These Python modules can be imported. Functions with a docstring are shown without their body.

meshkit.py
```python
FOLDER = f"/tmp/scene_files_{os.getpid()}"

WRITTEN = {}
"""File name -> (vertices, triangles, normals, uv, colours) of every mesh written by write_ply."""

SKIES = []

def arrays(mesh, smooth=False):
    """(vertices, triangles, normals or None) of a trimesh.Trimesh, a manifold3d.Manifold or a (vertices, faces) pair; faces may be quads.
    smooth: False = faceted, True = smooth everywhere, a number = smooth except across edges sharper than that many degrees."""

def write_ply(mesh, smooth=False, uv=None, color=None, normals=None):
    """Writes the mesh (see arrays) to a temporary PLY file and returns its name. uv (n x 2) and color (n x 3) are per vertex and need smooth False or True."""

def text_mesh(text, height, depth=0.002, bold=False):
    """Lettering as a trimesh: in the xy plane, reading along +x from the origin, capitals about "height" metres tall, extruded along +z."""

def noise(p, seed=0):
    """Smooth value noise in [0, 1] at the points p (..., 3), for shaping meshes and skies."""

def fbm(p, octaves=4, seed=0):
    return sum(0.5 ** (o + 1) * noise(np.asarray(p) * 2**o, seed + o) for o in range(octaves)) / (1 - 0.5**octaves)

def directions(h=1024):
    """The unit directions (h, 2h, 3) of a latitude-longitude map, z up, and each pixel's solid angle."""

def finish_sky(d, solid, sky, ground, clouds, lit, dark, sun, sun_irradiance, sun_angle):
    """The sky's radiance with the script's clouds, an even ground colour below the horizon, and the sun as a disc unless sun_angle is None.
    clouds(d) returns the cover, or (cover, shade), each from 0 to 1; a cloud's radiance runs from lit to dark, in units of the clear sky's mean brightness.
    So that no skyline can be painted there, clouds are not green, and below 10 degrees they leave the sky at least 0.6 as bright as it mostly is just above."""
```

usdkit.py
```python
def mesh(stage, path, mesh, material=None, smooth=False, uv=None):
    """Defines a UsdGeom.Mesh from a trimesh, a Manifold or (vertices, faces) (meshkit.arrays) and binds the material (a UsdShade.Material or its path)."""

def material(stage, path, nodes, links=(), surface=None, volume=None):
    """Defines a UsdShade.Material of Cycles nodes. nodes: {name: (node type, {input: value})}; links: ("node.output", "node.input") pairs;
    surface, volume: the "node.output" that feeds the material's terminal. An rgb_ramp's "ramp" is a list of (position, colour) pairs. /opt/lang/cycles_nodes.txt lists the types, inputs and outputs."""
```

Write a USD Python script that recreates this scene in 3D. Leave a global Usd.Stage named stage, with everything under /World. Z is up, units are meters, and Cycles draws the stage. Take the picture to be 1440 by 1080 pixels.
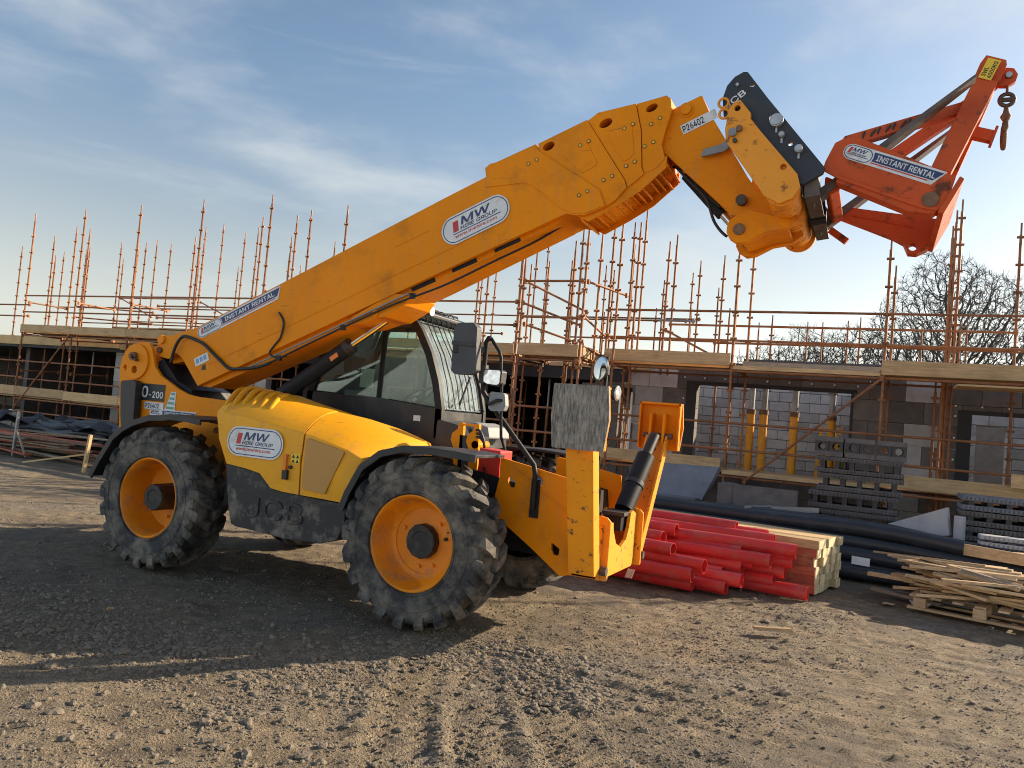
import math, random
import numpy as np
import trimesh
from shapely.geometry import Polygon, Point, box as sbox, LineString
from shapely import affinity
from pxr import Gf, Sdf, Usd, UsdGeom, UsdLux, UsdShade, Vt
import usdkit, meshkit

stage = Usd.Stage.CreateInMemory()
UsdGeom.SetStageUpAxis(stage, UsdGeom.Tokens.z)
UsdGeom.SetStageMetersPerUnit(stage, 1.0)
UsdGeom.Xform.Define(stage, '/World')
UsdGeom.Scope.Define(stage, '/World/Looks')

# ---------------------------------------------------------------- camera
CAM = np.array([6.1248, -6.3311, 1.7])
RIGHT = np.array([0.90098, 0.42539, 0.08533]); UPV = np.array([-0.05764, -0.07756, 0.99532]); FWD = np.array([-0.43001, 0.90168, 0.04536])
cam = UsdGeom.Camera.Define(stage, '/World/camera')
m4 = Gf.Matrix4d(1.0)
for i, v in enumerate((RIGHT, UPV, -FWD, CAM)):
    m4.SetRow(i, Gf.Vec4d(*[float(x) for x in v], 1.0 if i == 3 else 0.0))
cam.AddTransformOp().Set(m4)
cam.CreateFocalLengthAttr(27.0); cam.CreateHorizontalApertureAttr(36.0); cam.CreateVerticalApertureAttr(27.0)
cam.CreateClippingRangeAttr(Gf.Vec2f(0.05, 2000.0))
cam.CreateExposureAttr(0.95)

# ---------------------------------------------------------------- sun and sky
SUN_EL = math.radians(23.0)
_h = np.array([0.70, 0.714]) / np.hypot(0.70, 0.714)
SUN = np.array([_h[0] * math.cos(SUN_EL), _h[1] * math.cos(SUN_EL), math.sin(SUN_EL)])
SUN_ROT = math.atan2(SUN[0], SUN[1])
sun = UsdLux.DistantLight.Define(stage, '/World/sun')
sun.CreateIntensityAttr(1.25); sun.CreateAngleAttr(0.53); sun.CreateColorAttr(Gf.Vec3f(1.0, 0.82, 0.60)); sun.CreateNormalizeAttr(True)
zx = np.cross([0, 0, 1.0], SUN); zx /= np.linalg.norm(zx); zy = np.cross(SUN, zx)
ms = Gf.Matrix4d(1.0)
for i, v in enumerate((zx, zy, SUN)):
    ms.SetRow(i, Gf.Vec4d(*[float(x) for x in v], 0.0))
sun.AddTransformOp().Set(ms)
usdkit.material(stage, '/World/Looks/sky_look', {
    'sky': ('sky_texture', {'sky_type': 'single_scattering', 'sun_disc': False, 'sun_elevation': SUN_EL, 'sun_rotation': SUN_ROT, 'air_density': 0.9, 'aerosol_density': 1.2, 'ozone_density': 1.0}),
    'tc': ('texture_coordinate', {}),
    'mp': ('mapping', {'scale': (1.0, 1.0, 2.6), 'location': (13.57, 16.79, 27.73), 'rotation': (0.12, -0.10, 0.0)}),
    'mp2': ('mapping', {'scale': (1.3, 1.3, 7.5), 'location': (2.1, 4.3, 0.1), 'rotation': (0.10, 0.16, 0.0)}),
    'n1': ('noise_texture', {'scale': 1.7, 'detail': 7.0, 'roughness': 0.56, 'distortion': 0.15}),
    'n2': ('noise_texture', {'scale': 1.9, 'detail': 9.0, 'roughness': 0.6, 'distortion': 0.5}),
    'r1': ('map_range', {'range_type': 'smoothstep', 'from_min': 0.50, 'from_max': 0.74, 'to_min': 0.0, 'to_max': 0.9, 'clamp': True}),
    'r2': ('map_range', {'range_type': 'smoothstep', 'from_min': 0.52, 'from_max': 0.82, 'to_min': 0.0, 'to_max': 0.35, 'clamp': True}),
    'mx': ('math', {'math_type': 'maximum'}), 'sz': ('separate_xyz', {}), 'ver': ('map_range', {'range_type': 'smoothstep', 'from_min': 0.0, 'from_max': 0.42, 'to_min': 0.86, 'to_max': 0.0, 'clamp': True}), 'veil': ('mix_color', {}), 'bw': ('rgb_to_bw', {}), 'vk': ('mix_color', {'blend_type': 'multiply', 'fac': 1.0, 'use_clamp': False, 'b': (1.10, 1.07, 1.0)}),
    'k': ('math', {'math_type': 'multiply', 'value2': 0.72}),
    'cl': ('mix_color', {'a': (0, 0, 0), 'b': (4.9, 4.95, 5.0)}), 'tn': ('mix_color', {'blend_type': 'multiply', 'fac': 1.0, 'use_clamp': False, 'b': (0.985, 1.0, 0.955)}),
    'bg': ('background_shader', {'strength': 0.095})},
    [('tc.generated', 'mp.vector'), ('mp.vector', 'n1.vector'), ('n1.fac', 'r1.value'), ('tc.generated', 'mp2.vector'), ('mp2.vector', 'n2.vector'), ('n2.fac', 'r2.value'),
     ('r1.result', 'mx.value1'), ('r2.result', 'mx.value2'), ('mx.value', 'k.value1'), ('k.value', 'cl.fac'), ('tc.generated', 'sz.vector'), ('sz.z', 'ver.value'), ('ver.result', 'veil.fac'), ('sky.color', 'veil.a'), ('sky.color', 'bw.color'), ('bw.val', 'vk.a'), ('vk.result', 'veil.b'), ('veil.result', 'cl.a'), ('cl.result', 'tn.a'), ('tn.result', 'bg.color')], surface='bg.background')
dome = UsdLux.DomeLight.Define(stage, '/World/sky')
UsdShade.MaterialBindingAPI.Apply(dome.GetPrim()).Bind(UsdShade.Material.Get(stage, '/World/Looks/sky_look'))
dome.GetPrim().SetCustomDataByKey('kind', 'structure')

# ---------------------------------------------------------------- helpers
_used = {}
def path_for(parent, name):
    parent = parent or '/World'
    k = parent + '/' + name
    n = _used.get(k, 0); _used[k] = n + 1
    return k if n == 0 else '%s_%03d' % (k, n)

def tag(prim, label=None, cat=None, group=None, kind=None):
    for k, v in (('label', label), ('category', cat), ('group', group), ('kind', kind)):
        if v: prim.SetCustomDataByKey(k, v)
    return prim

_labels = set()
def thing(name, label, cat, loc=(0, 0, 0), rotz=0, group=None):
    p = path_for(None, name)
    x = UsdGeom.Xform.Define(stage, p)
    if any(loc) or rotz:
        x.AddTranslateOp().Set(Gf.Vec3d(*map(float, loc))); x.AddRotateZOp().Set(float(rotz))
    tag(x.GetPrim(), label, cat, group)
    return p

def group_part(parent, name, label=None):
    p = path_for(parent, name)
    x = UsdGeom.Xform.Define(stage, p); tag(x.GetPrim(), label)
    return p

def obj(name, mesh, mat, parent=None, smooth=30, label=None, cat=None, group=None, kind=None):
    p = path_for(parent, name)
    if isinstance(mesh, MB): mesh = mesh.mesh()
    m = usdkit.mesh(stage, p, mesh, '/World/Looks/' + mat, smooth=smooth)
    tag(m.GetPrim(), label, cat, group, kind)
    return p

def unit(v):
    v = np.asarray(v, float); return v / (np.linalg.norm(v) + 1e-12)

class MB:
    """collects simple solids into one mesh"""
    def __init__(self): self.v, self.f, self.n = [], [], 0
    def add(self, v, f):
        v = np.asarray(v, float); f = np.asarray(f, int)
        if f.shape[1] == 4: f = np.vstack([f[:, [0, 1, 2]], f[:, [0, 2, 3]]])
        self.v.append(v); self.f.append(f + self.n); self.n += len(v); return self
    def mesh(self): return (np.vstack(self.v), np.vstack(self.f))
    def tm(self): return trimesh.Trimesh(*self.mesh(), process=False)
    def map(self, fn):
        self.v = [fn(np.vstack(self.v))]; self.f = [np.vstack(self.f)]; return self
    def box(self, c, s, R=None):
        c, s = np.asarray(c, float), np.asarray(s, float) / 2
        v = np.array([[x, y, z] for x in (-1, 1) for y in (-1, 1) for z in (-1, 1)], float) * s
        if R is not None: v = v @ np.asarray(R, float).T
        return self.add(v + c, [[0, 1, 3, 2], [4, 6, 7, 5], [0, 4, 5, 1], [2, 3, 7, 6], [0, 2, 6, 4], [1, 5, 7, 3]])
    def bx(self, x0, x1, y0, y1, z0, z1): return self.box(((x0 + x1) / 2, (y0 + y1) / 2, (z0 + z1) / 2), (x1 - x0, y1 - y0, z1 - z0))
    def bar(self, p0, p1, w, h, up=(0, 0, 1)):
        """box from p0 to p1, w across, h along 'up'"""
        p0, p1 = np.asarray(p0, float), np.asarray(p1, float)
        a = unit(p1 - p0); s = unit(np.cross(up, a)); u = np.cross(a, s)
        return self.box((p0 + p1) / 2, (np.linalg.norm(p1 - p0), w, h), np.stack([a, s, u], 1))
    def tube(self, pts, r, n=8, caps=True):
        p = np.asarray(pts, float); r = np.broadcast_to(np.asarray(r, float), (len(p),))
        t = np.gradient(p, axis=0) if len(p) > 2 else np.repeat([p[1] - p[0]], 2, 0)
        t = t / (np.linalg.norm(t, axis=1, keepdims=True) + 1e-12)
        a = np.cross(t[0], [0, 0, 1.0] if abs(t[0][2]) < 0.9 else [1.0, 0, 0]); a = unit(a)
        ang = np.arange(n) * 2 * np.pi / n; V = []
        for i in range(len(p)):
            a = unit(a - t[i] * (a @ t[i])); b = np.cross(t[i], a)
            V.append(p[i] + r[i] * (np.cos(ang)[:, None] * a + np.sin(ang)[:, None] * b))
        V = np.vstack(V); F = []
        for i in range(len(p) - 1):
            for j in range(n):
                k = (j + 1) % n; F += [[i * n + j, i * n + k, (i + 1) * n + k], [i * n + j, (i + 1) * n + k, (i + 1) * n + j]]
        if caps:
            for e, base in ((0, 0), (1, (len(p) - 1) * n)):
                for j in range(1, n - 1): F.append([base, base + j + 1, base + j] if e == 0 else [base, base + j, base + j + 1])
        return self.add(V, F)
    def cyl(self, p0, p1, r, n=16): return self.tube([p0, p1], r, n)
    def prism(self, poly, y0, y1):
        """xz polygon (list or shapely) given depth from y0 to y1"""
        pg = poly if hasattr(poly, 'area') else Polygon(poly)
        pg = pg.buffer(0)
        for g in getattr(pg, 'geoms', [pg]):
            m = trimesh.creation.extrude_polygon(g, y1 - y0, engine='earcut')
            v = np.asarray(m.vertices); self.add(np.stack([v[:, 0], y1 - v[:, 2], v[:, 1]], 1), m.faces)
        return self
    def prism_x(self, poly, x0, x1):
        """yz polygon given depth from x0 to x1"""
        pg = (poly if hasattr(poly, 'area') else Polygon(poly)).buffer(0)
        m = trimesh.creation.extrude_polygon(pg, x1 - x0, engine='earcut')
        v = np.asarray(m.vertices); return self.add(np.stack([x0 + v[:, 2], v[:, 0], v[:, 1]], 1), m.faces)
    def lathe(self, prof, c, axis=(0, 1, 0), n=48, close=False):
        """prof: (radius, along) pairs round the axis through c"""
        ax = unit(axis); e = unit(np.cross(ax, [0, 0, 1.0] if abs(ax[2]) < 0.9 else [1.0, 0, 0])); g = np.cross(ax, e)
        th = np.arange(n) * 2 * np.pi / n; P = np.asarray(prof, float); k = len(P)
        V = (np.asarray(c, float) + P[None, :, 1:2] * ax + P[None, :, 0:1] * (np.cos(th)[:, None, None] * e + np.sin(th)[:, None, None] * g)).reshape(-1, 3)
        F = []
        for i in range(n):
            i2 = (i + 1) % n
            for j in range(k - 1 + (1 if close else 0)):
                j2 = (j + 1) % k
                F += [[i * k + j, i * k + j2, i2 * k + j2], [i * k + j, i2 * k + j2, i2 * k + j]]
        return self.add(V, F)
    def ring(self, p0, p1, ro, ri, n=20):
        """hollow tube"""
        p0, p1 = np.asarray(p0, float), np.asarray(p1, float); L = np.linalg.norm(p1 - p0)
        return self.lathe([(ro, 0), (ro, L), (ri, L), (ri, 0)], p0, p1 - p0, n, close=True)
    def torus(self, c, axis, R, r, n=20, k=8, sx=1.0):
        a = np.arange(k) * 2 * np.pi / k
        return self.lathe([(R + r * math.cos(x), r * math.sin(x)) for x in a], c, axis, n, close=True)
    def ball(self, c, r, sub=1, s=(1, 1, 1)):
        m = trimesh.creation.icosphere(subdivisions=sub)
        return self.add(np.asarray(m.vertices) * r * np.asarray(s) + np.asarray(c), m.faces)
    def flat(self, poly, o, ux, uy, z0, z1):
        """2-D polygon laid in the plane o + u*ux + v*uy, from z0 to z1 along its normal"""
        ux, uy = unit(ux), unit(uy); nn = unit(np.cross(ux, uy)); pg = (poly if hasattr(poly, 'area') else Polygon(poly)).buffer(0)
        for g in getattr(pg, 'geoms', [pg]):
            if g.is_empty: continue
            m = trimesh.creation.extrude_polygon(g, z1 - z0, engine='earcut'); v = np.asarray(m.vertices)
            self.add(np.asarray(o, float) + v[:, :1] * ux + v[:, 1:2] * uy + (v[:, 2:] + z0) * nn, m.faces)
        return self
    def text(self, s, o, ux, uy, u, v, h, width=None, slant=0.0, z0=0.0, z1=0.0015, bold=True):
        ux, uy = unit(ux), unit(uy); nn = unit(np.cross(ux, uy))
        m = meshkit.text_mesh(s, h, 1.0, bold); q = np.array(m.vertices)
        q[:, 0] -= q[:, 0].min()
        if width: q[:, 0] *= width / q[:, 0].max()
        q[:, 0] += slant * q[:, 1]
        return self.add(np.asarray(o, float) + (q[:, :1] + u) * ux + (q[:, 1:2] + v) * uy + (q[:, 2:] * (z1 - z0) + z0) * nn, m.faces)

def rrect(x0, x1, y0, y1, r): return sbox(x0 + r, y0 + r, x1 - r, y1 - r).buffer(r, 8)
def rounded(pts, r): 
    p = Polygon(pts); return p.buffer(-r).buffer(r, 6)

# ---------------------------------------------------------------- materials
def mat(name, color, rough=0.6, metallic=0.0, var=0.12, scale=6.0, bump=0.0, bscale=60.0, dirt=None, dirt_amt=(0.55, 0.72), dscale=3.0, bevel=0.0, rnd=0.0, stretch=None, spec=None, coat=0.0, low_dirt=None, grime=False):
    """paint, metal, wood ...: a base colour with soft variation, wear of another colour in patches, fine relief"""
    n = {'g': ('geometry', {}), 'n': ('noise_texture', {'scale': scale, 'detail': 5.0, 'roughness': 0.6}),
         'mr': ('map_range', {'from_min': 0.3, 'from_max': 0.7, 'to_min': 1 - var, 'to_max': 1 + var}),
         'hs': ('hsv', {'color': color}), 'p': ('principled_bsdf', {'roughness': rough, 'metallic': metallic})}
    if spec is not None: n['p'][1]['specular_ior_level'] = spec
    if coat: n['p'][1].update({'coat_weight': coat, 'coat_roughness': 0.15})
    l = [('n.fac', 'mr.value'), ('mr.result', 'hs.value')]
    src = 'g.position'
    if stretch:
        n['mp'] = ('mapping', {'scale': stretch}); l.append(('g.position', 'mp.vector')); src = 'mp.vector'
    l.append((src, 'n.vector'))
    col = 'hs.color'
    if rnd:
        n['oi'] = ('object_info', {}); n['rr'] = ('map_range', {'to_min': 1 - rnd, 'to_max': 1 + rnd}); n['hs2'] = ('hsv', {})
        l += [('oi.random', 'rr.value'), ('rr.result', 'hs2.value'), (col, 'hs2.color')]; col = 'hs2.color'
    if dirt is not None:
        n['dn'] = ('noise_texture', {'scale': dscale, 'detail': 9.0, 'roughness': 0.68}); n['dr'] = ('map_range', {'from_min': dirt_amt[0], 'from_max': dirt_amt[1], 'clamp': True})
        n['dm'] = ('mix_color', {'b': dirt}); l += [('g.position', 'dn.vector'), ('dn.fac', 'dr.value'), (col, 'dm.a')]
        fac = 'dr.result'
        if low_dirt:
            # splashed mud: heavier on surfaces near the ground
            n['sp'] = ('separate_xyz', {}); n['lz'] = ('map_range', {'from_min': low_dirt[0], 'from_max': low_dirt[1], 'to_min': 1.0, 'to_max': 0.0, 'clamp': True})
            n['ad'] = ('math', {'math_type': 'multiply_add', 'value2': low_dirt[2]})
            l = [x for x in l if x != ('dn.fac', 'dr.value')] + [('g.position', 'sp.vector'), ('sp.z', 'lz.value'), ('lz.result', 'ad.value1'), ('dn.fac', 'ad.value3'), ('ad.value', 'dr.value')]
        n['dro'] = ('map_range', {'to_min': rough, 'to_max': 0.9}); l += [(fac, 'dm.fac'), (fac, 'dro.value'), ('dro.result', 'p.roughness')]; col = 'dm.result'
    if grime:
        # runs of dust down the panels and fine dark scratches
        n['gm'] = ('mapping', {'scale': (9.0, 9.0, 0.8)}); n['gn'] = ('noise_texture', {'scale': 1.6, 'detail': 6.0, 'roughness': 0.62}); n['gr'] = ('map_range', {'from_min': 0.52, 'from_max': 0.78, 'to_max': 0.30, 'clamp': True}); n['gx'] = ('mix_color', {'b': (0.36, 0.22, 0.10)})
        n['sm'] = ('mapping', {'scale': (2.0, 2.0, 26.0), 'rotation': (0.3, 0.5, 0.2)}); n['sn'] = ('noise_texture', {'scale': 3.0, 'detail': 3.0, 'roughness': 0.5, 'distortion': 1.2}); n['sr'] = ('map_range', {'from_min': 0.70, 'from_max': 0.73, 'to_max': 0.55, 'clamp': True}); n['sx'] = ('mix_color', {'b': (0.10, 0.055, 0.03)})
        l += [('g.position', 'gm.vector'), ('gm.vector', 'gn.vector'), ('gn.fac', 'gr.value'), (col, 'gx.a'), ('gr.result', 'gx.fac'), ('g.position', 'sm.vector'), ('sm.vector', 'sn.vector'), ('sn.fac', 'sr.value'), ('gx.result', 'sx.a'), ('sr.result', 'sx.fac')]; col = 'sx.result'
    l.append((col, 'p.base_color'))
    nrm = None
    if bevel:
        n['bv'] = ('bevel', {'radius': bevel, 'samples': 4}); nrm = 'bv.bevel'
    if bump:
        n['bn'] = ('noise_texture', {'scale': bscale, 'detail': 4.0}); n['b'] = ('bump', {'strength': bump, 'distance': 0.01}); l += [(src, 'bn.vector'), ('bn.fac', 'b.height')]
        if nrm: l.append((nrm, 'b.normal'))
        nrm = 'b.normal'
    if nrm: l.append((nrm, 'p.normal'))
    usdkit.material(stage, '/World/Looks/' + name, n, l, surface='p.BSDF')

MUD = (0.21, 0.165, 0.115)
mat('paint', (0.80, 0.252, 0.002), 0.52, var=0.07, scale=1.5, bevel=0.006, dirt=(0.30, 0.13, 0.03), dirt_amt=(0.54, 0.90), dscale=2.6, spec=0.13, grime=True)
mat('hood_paint', (0.80, 0.365, 0.010), 0.46, var=0.07, scale=1.5, bevel=0.012, dirt=MUD, dirt_amt=(0.60, 0.98), dscale=3.0, spec=0.3, low_dirt=(0.75, 1.2, 0.22), grime=True)
mat('matt_paint', (0.46, 0.235, 0.055), 0.6, var=0.06, scale=3, bevel=0.004)
mat('worn_paint', (0.80, 0.29, 0.005), 0.5, var=0.08, scale=3, bevel=0.005, dirt=(0.11, 0.055, 0.03), dirt_amt=(0.595, 0.625), dscale=17.0, grime=True)
mat('scratched_paint', (0.78, 0.29, 0.006), 0.5, var=0.08, scale=4, bevel=0.005, dirt=(0.16, 0.05, 0.02), dirt_amt=(0.56, 0.64), dscale=7.0)
mat('rim_paint', (0.80, 0.25, 0.004), 0.5, var=0.1, scale=5, dirt=MUD, dirt_amt=(0.52, 0.80), dscale=6.0)
mat('black_plastic', (0.016, 0.016, 0.018), 0.45, var=0.2, scale=4, bevel=0.006, dirt=(0.10, 0.085, 0.068), dirt_amt=(0.50, 0.85), dscale=4.0)
mat('muddy_plastic', (0.014, 0.014, 0.016), 0.5, var=0.2, scale=4, bevel=0.01, dirt=(0.21, 0.18, 0.145), dirt_amt=(0.51, 0.72), dscale=6.5)
mat('black_paint', (0.012, 0.013, 0.016), 0.5, spec=0.25, var=0.15, scale=5, bevel=0.004, dirt=(0.06, 0.05, 0.045), dirt_amt=(0.55, 0.9))
mat('carriage_black', (0.022, 0.026, 0.036), 0.5, var=0.15, scale=5, bevel=0.006, dirt=(0.08, 0.07, 0.06), dirt_amt=(0.55, 0.9))
mat('rubber', (0.020, 0.020, 0.022), 0.7, var=0.3, scale=9, dirt=(0.22, 0.19, 0.15), dirt_amt=(0.43, 0.72), dscale=5.5, bump=0.6, bscale=45)
mat('hub_black', (0.012, 0.012, 0.013), 0.45, var=0.3, scale=9, dirt=(0.12, 0.10, 0.08), dirt_amt=(0.5, 0.9), dscale=14)
mat('hose_black', (0.012, 0.012, 0.012), 0.5)
mat('chrome', (0.75, 0.75, 0.76), 0.16, metallic=1.0, var=0.03)
mat('bare_steel', (0.42, 0.42, 0.43), 0.42, metallic=0.8, var=0.15, scale=12)
mat('grey_steel', (0.24, 0.24, 0.245), 0.5, metallic=0.3, var=0.15, scale=12)
mat('rust_steel', (0.16, 0.085, 0.05), 0.7, metallic=0.2, var=0.35, scale=14, dirt=(0.30, 0.17, 0.08), dirt_amt=(0.5, 0.7), dscale=9)
mat('dark_steel', (0.07, 0.06, 0.055), 0.55, metallic=0.4, var=0.3, scale=12, dirt=(0.16, 0.10, 0.06), dirt_amt=(0.5, 0.75), dscale=6)
mat('fork_steel', (0.115, 0.095, 0.085), 0.5, metallic=0.4, var=0.3, scale=10, dirt=(0.20, 0.13, 0.08), dirt_amt=(0.5, 0.75), dscale=6)
mat('pad_steel', (0.23, 0.205, 0.175), 0.6, metallic=0.2, var=0.7, scale=9, stretch=(12, 12, 1.6), bump=0.9, bscale=9, dirt=(0.075, 0.066, 0.058), dirt_amt=(0.46, 0.80), dscale=13)
mat('jib_paint', (0.52, 0.075, 0.013), 0.55, spec=0.3, var=0.12, scale=4, bevel=0.004, dirt=(0.13, 0.045, 0.025), dirt_amt=(0.56, 0.66), dscale=6.5)
mat('red_paint', (0.55, 0.025, 0.015), 0.45, var=0.08)
mat('white_sticker', (0.66, 0.68, 0.69), 0.45, var=0.08, scale=14, dirt=(0.42, 0.36, 0.27), dirt_amt=(0.52, 0.78), dscale=9)
mat('navy_ink', (0.022, 0.042, 0.13), 0.45, var=0.1, dirt=(0.16, 0.16, 0.18), dirt_amt=(0.55, 0.85), dscale=12)
mat('red_ink', (0.50, 0.03, 0.035), 0.4)
mat('black_ink', (0.014, 0.014, 0.016), 0.45)
mat('green_ink', (0.10, 0.32, 0.20), 0.45)
mat('blue_ink', (0.14, 0.32, 0.55), 0.45)
mat('yellow_sticker', (0.75, 0.52, 0.03), 0.45)
mat('lens', (0.80, 0.82, 0.84), 0.12, metallic=0.55, var=0.35, scale=22)
mat('mirror_face', (0.8, 0.82, 0.84), 0.04, metallic=1.0, var=0.02)
mat('seat_cloth', (0.03, 0.03, 0.034), 0.9)
mat('cab_plastic', (0.055, 0.056, 0.06), 0.65)
mat('cab_grey', (0.22, 0.225, 0.23), 0.6, var=0.1)
mat('orange_ink', (0.75, 0.20, 0.02), 0.5)
def glass(name, tint, dust, dust_sheen_col=(0.5, 0.52, 0.5), dscale=3.0, ior=1.5):
    """window pane: clear with a fresnel reflection and a film for dust and painted sky sheen"""
    usdkit.material(stage, '/World/Looks/' + name, {
        'fr': ('fresnel', {'IOR': ior}), 't': ('transparent_bsdf', {'color': tint}), 'g': ('glossy_bsdf', {'roughness': 0.02, 'color': (1, 1, 1)}),
        'mx': ('mix_closure', {}), 'd': ('diffuse_bsdf', {'color': dust_sheen_col}), 'tl': ('translucent_bsdf', {'color': dust_sheen_col}), 'dm': ('mix_closure', {'fac': 0.45}),
        'geo': ('geometry', {}), 'n': ('noise_texture', {'scale': dscale, 'detail': 6.0, 'roughness': 0.65}), 'r': ('map_range', {'from_min': 0.3, 'from_max': 0.75, 'to_min': dust * 0.4, 'to_max': dust * 1.6, 'clamp': True}), 'm2': ('mix_closure', {})},
        [('fr.fac', 'mx.fac'), ('t.BSDF', 'mx.closure1'), ('g.BSDF', 'mx.closure2'), ('d.BSDF', 'dm.closure1'), ('tl.BSDF', 'dm.closure2'), ('geo.position', 'n.vector'), ('n.fac', 'r.value'), ('r.result', 'm2.fac'), ('mx.closure', 'm2.closure1'), ('dm.closure', 'm2.closure2')], surface='m2.closure')
glass('side_glass', (0.82, 0.92, 0.88), 0.045)
glass('windscreen_glass', (0.80, 0.92, 0.90), 0.36, (0.62, 0.76, 0.78), ior=2.4)  # bright cyan tint of the dust film also paints in the sky reflection
mat('scaffold_steel', (0.27, 0.105, 0.040), 0.55, metallic=0.25, var=0.35, scale=5, dirt=(0.32, 0.165, 0.09), dirt_amt=(0.5, 0.8), dscale=8, rnd=0.25)
mat('galvanised', (0.30, 0.30, 0.30), 0.45, metallic=0.6, var=0.2, scale=6, rnd=0.2)
mat('board_wood', (0.50, 0.325, 0.16), 0.8, var=0.25, scale=5, stretch=(0.5, 6, 6), bump=0.3, bscale=10, rnd=0.22, dirt=(0.30, 0.185, 0.09), dirt_amt=(0.5, 0.85), dscale=2.5)
mat('pale_wood', (0.50, 0.345, 0.17), 0.8, var=0.22, scale=5, stretch=(0.6, 7, 7), bump=0.3, bscale=12, rnd=0.2, dirt=(0.28, 0.18, 0.09), dirt_amt=(0.55, 0.85), dscale=2.5)
mat('slat_wood', (0.50, 0.345, 0.19), 0.82, var=0.25, scale=6, stretch=(1.2, 7, 7), bump=0.3, bscale=14, rnd=0.35, dirt=(0.22, 0.15, 0.085), dirt_amt=(0.5, 0.8), dscale=3)
mat('grey_wood', (0.25, 0.205, 0.155), 0.85, var=0.25, scale=6, stretch=(1.2, 7, 7), bump=0.3, bscale=14, rnd=0.3)
mat('stained_wood', (0.36, 0.085, 0.04), 0.75, var=0.3, scale=6, stretch=(0.7, 7, 7), rnd=0.25, dirt=(0.40, 0.25, 0.12), dirt_amt=(0.55, 0.75), dscale=2.5)
mat('end_grain', (0.60, 0.50, 0.30), 0.85, var=0.3, scale=16, rnd=0.22, dirt=(0.30, 0.33, 0.26), dirt_amt=(0.55, 0.75), dscale=9)
mat('red_pipe', (0.55, 0.024, 0.024), 0.40, var=0.2, scale=3, dirt=(0.34, 0.13, 0.10), dirt_amt=(0.48, 0.85), dscale=6, rnd=0.12, stretch=(0.5, 4, 4))
mat('black_pipe', (0.018, 0.020, 0.025), 0.38, var=0.2, scale=3, dirt=(0.08, 0.075, 0.07), dirt_amt=(0.55, 0.95), dscale=4, rnd=0.2)
mat('foam_dark', (0.115, 0.107, 0.104), 0.85, var=0.25, scale=6, bump=0.4, bscale=70, dirt=(0.16, 0.15, 0.14), dirt_amt=(0.58, 0.85), dscale=4)
mat('foam_grey', (0.15, 0.16, 0.185), 0.85, var=0.15, scale=6, bump=0.4, bscale=70)
mat('foam_pale', (0.36, 0.37, 0.40), 0.85, var=0.12, scale=6, bump=0.3, bscale=70)
mat('web_plastic', (0.03, 0.03, 0.033), 0.5)
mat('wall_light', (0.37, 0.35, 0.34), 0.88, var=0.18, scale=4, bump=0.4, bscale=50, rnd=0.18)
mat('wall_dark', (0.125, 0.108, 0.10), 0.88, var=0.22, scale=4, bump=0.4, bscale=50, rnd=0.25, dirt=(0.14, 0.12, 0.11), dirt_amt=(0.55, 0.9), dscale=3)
mat('back_block', (0.42, 0.405, 0.385), 0.9, var=0.15, scale=5, bump=0.4, bscale=50, rnd=0.22)
mat('membrane', (0.010, 0.010, 0.012), 0.6)
mat('concrete', (0.26, 0.25, 0.235), 0.9, var=0.2, scale=3, bump=0.4, bscale=40)
mat('slab_dark', (0.075, 0.078, 0.085), 0.85, var=0.2, scale=3)
mat('prop_yellow', (0.72, 0.30, 0.012), 0.5, var=0.12, scale=6)
mat('ply', (0.55, 0.38, 0.17), 0.8, var=0.2, scale=2, rnd=0.15)
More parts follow.
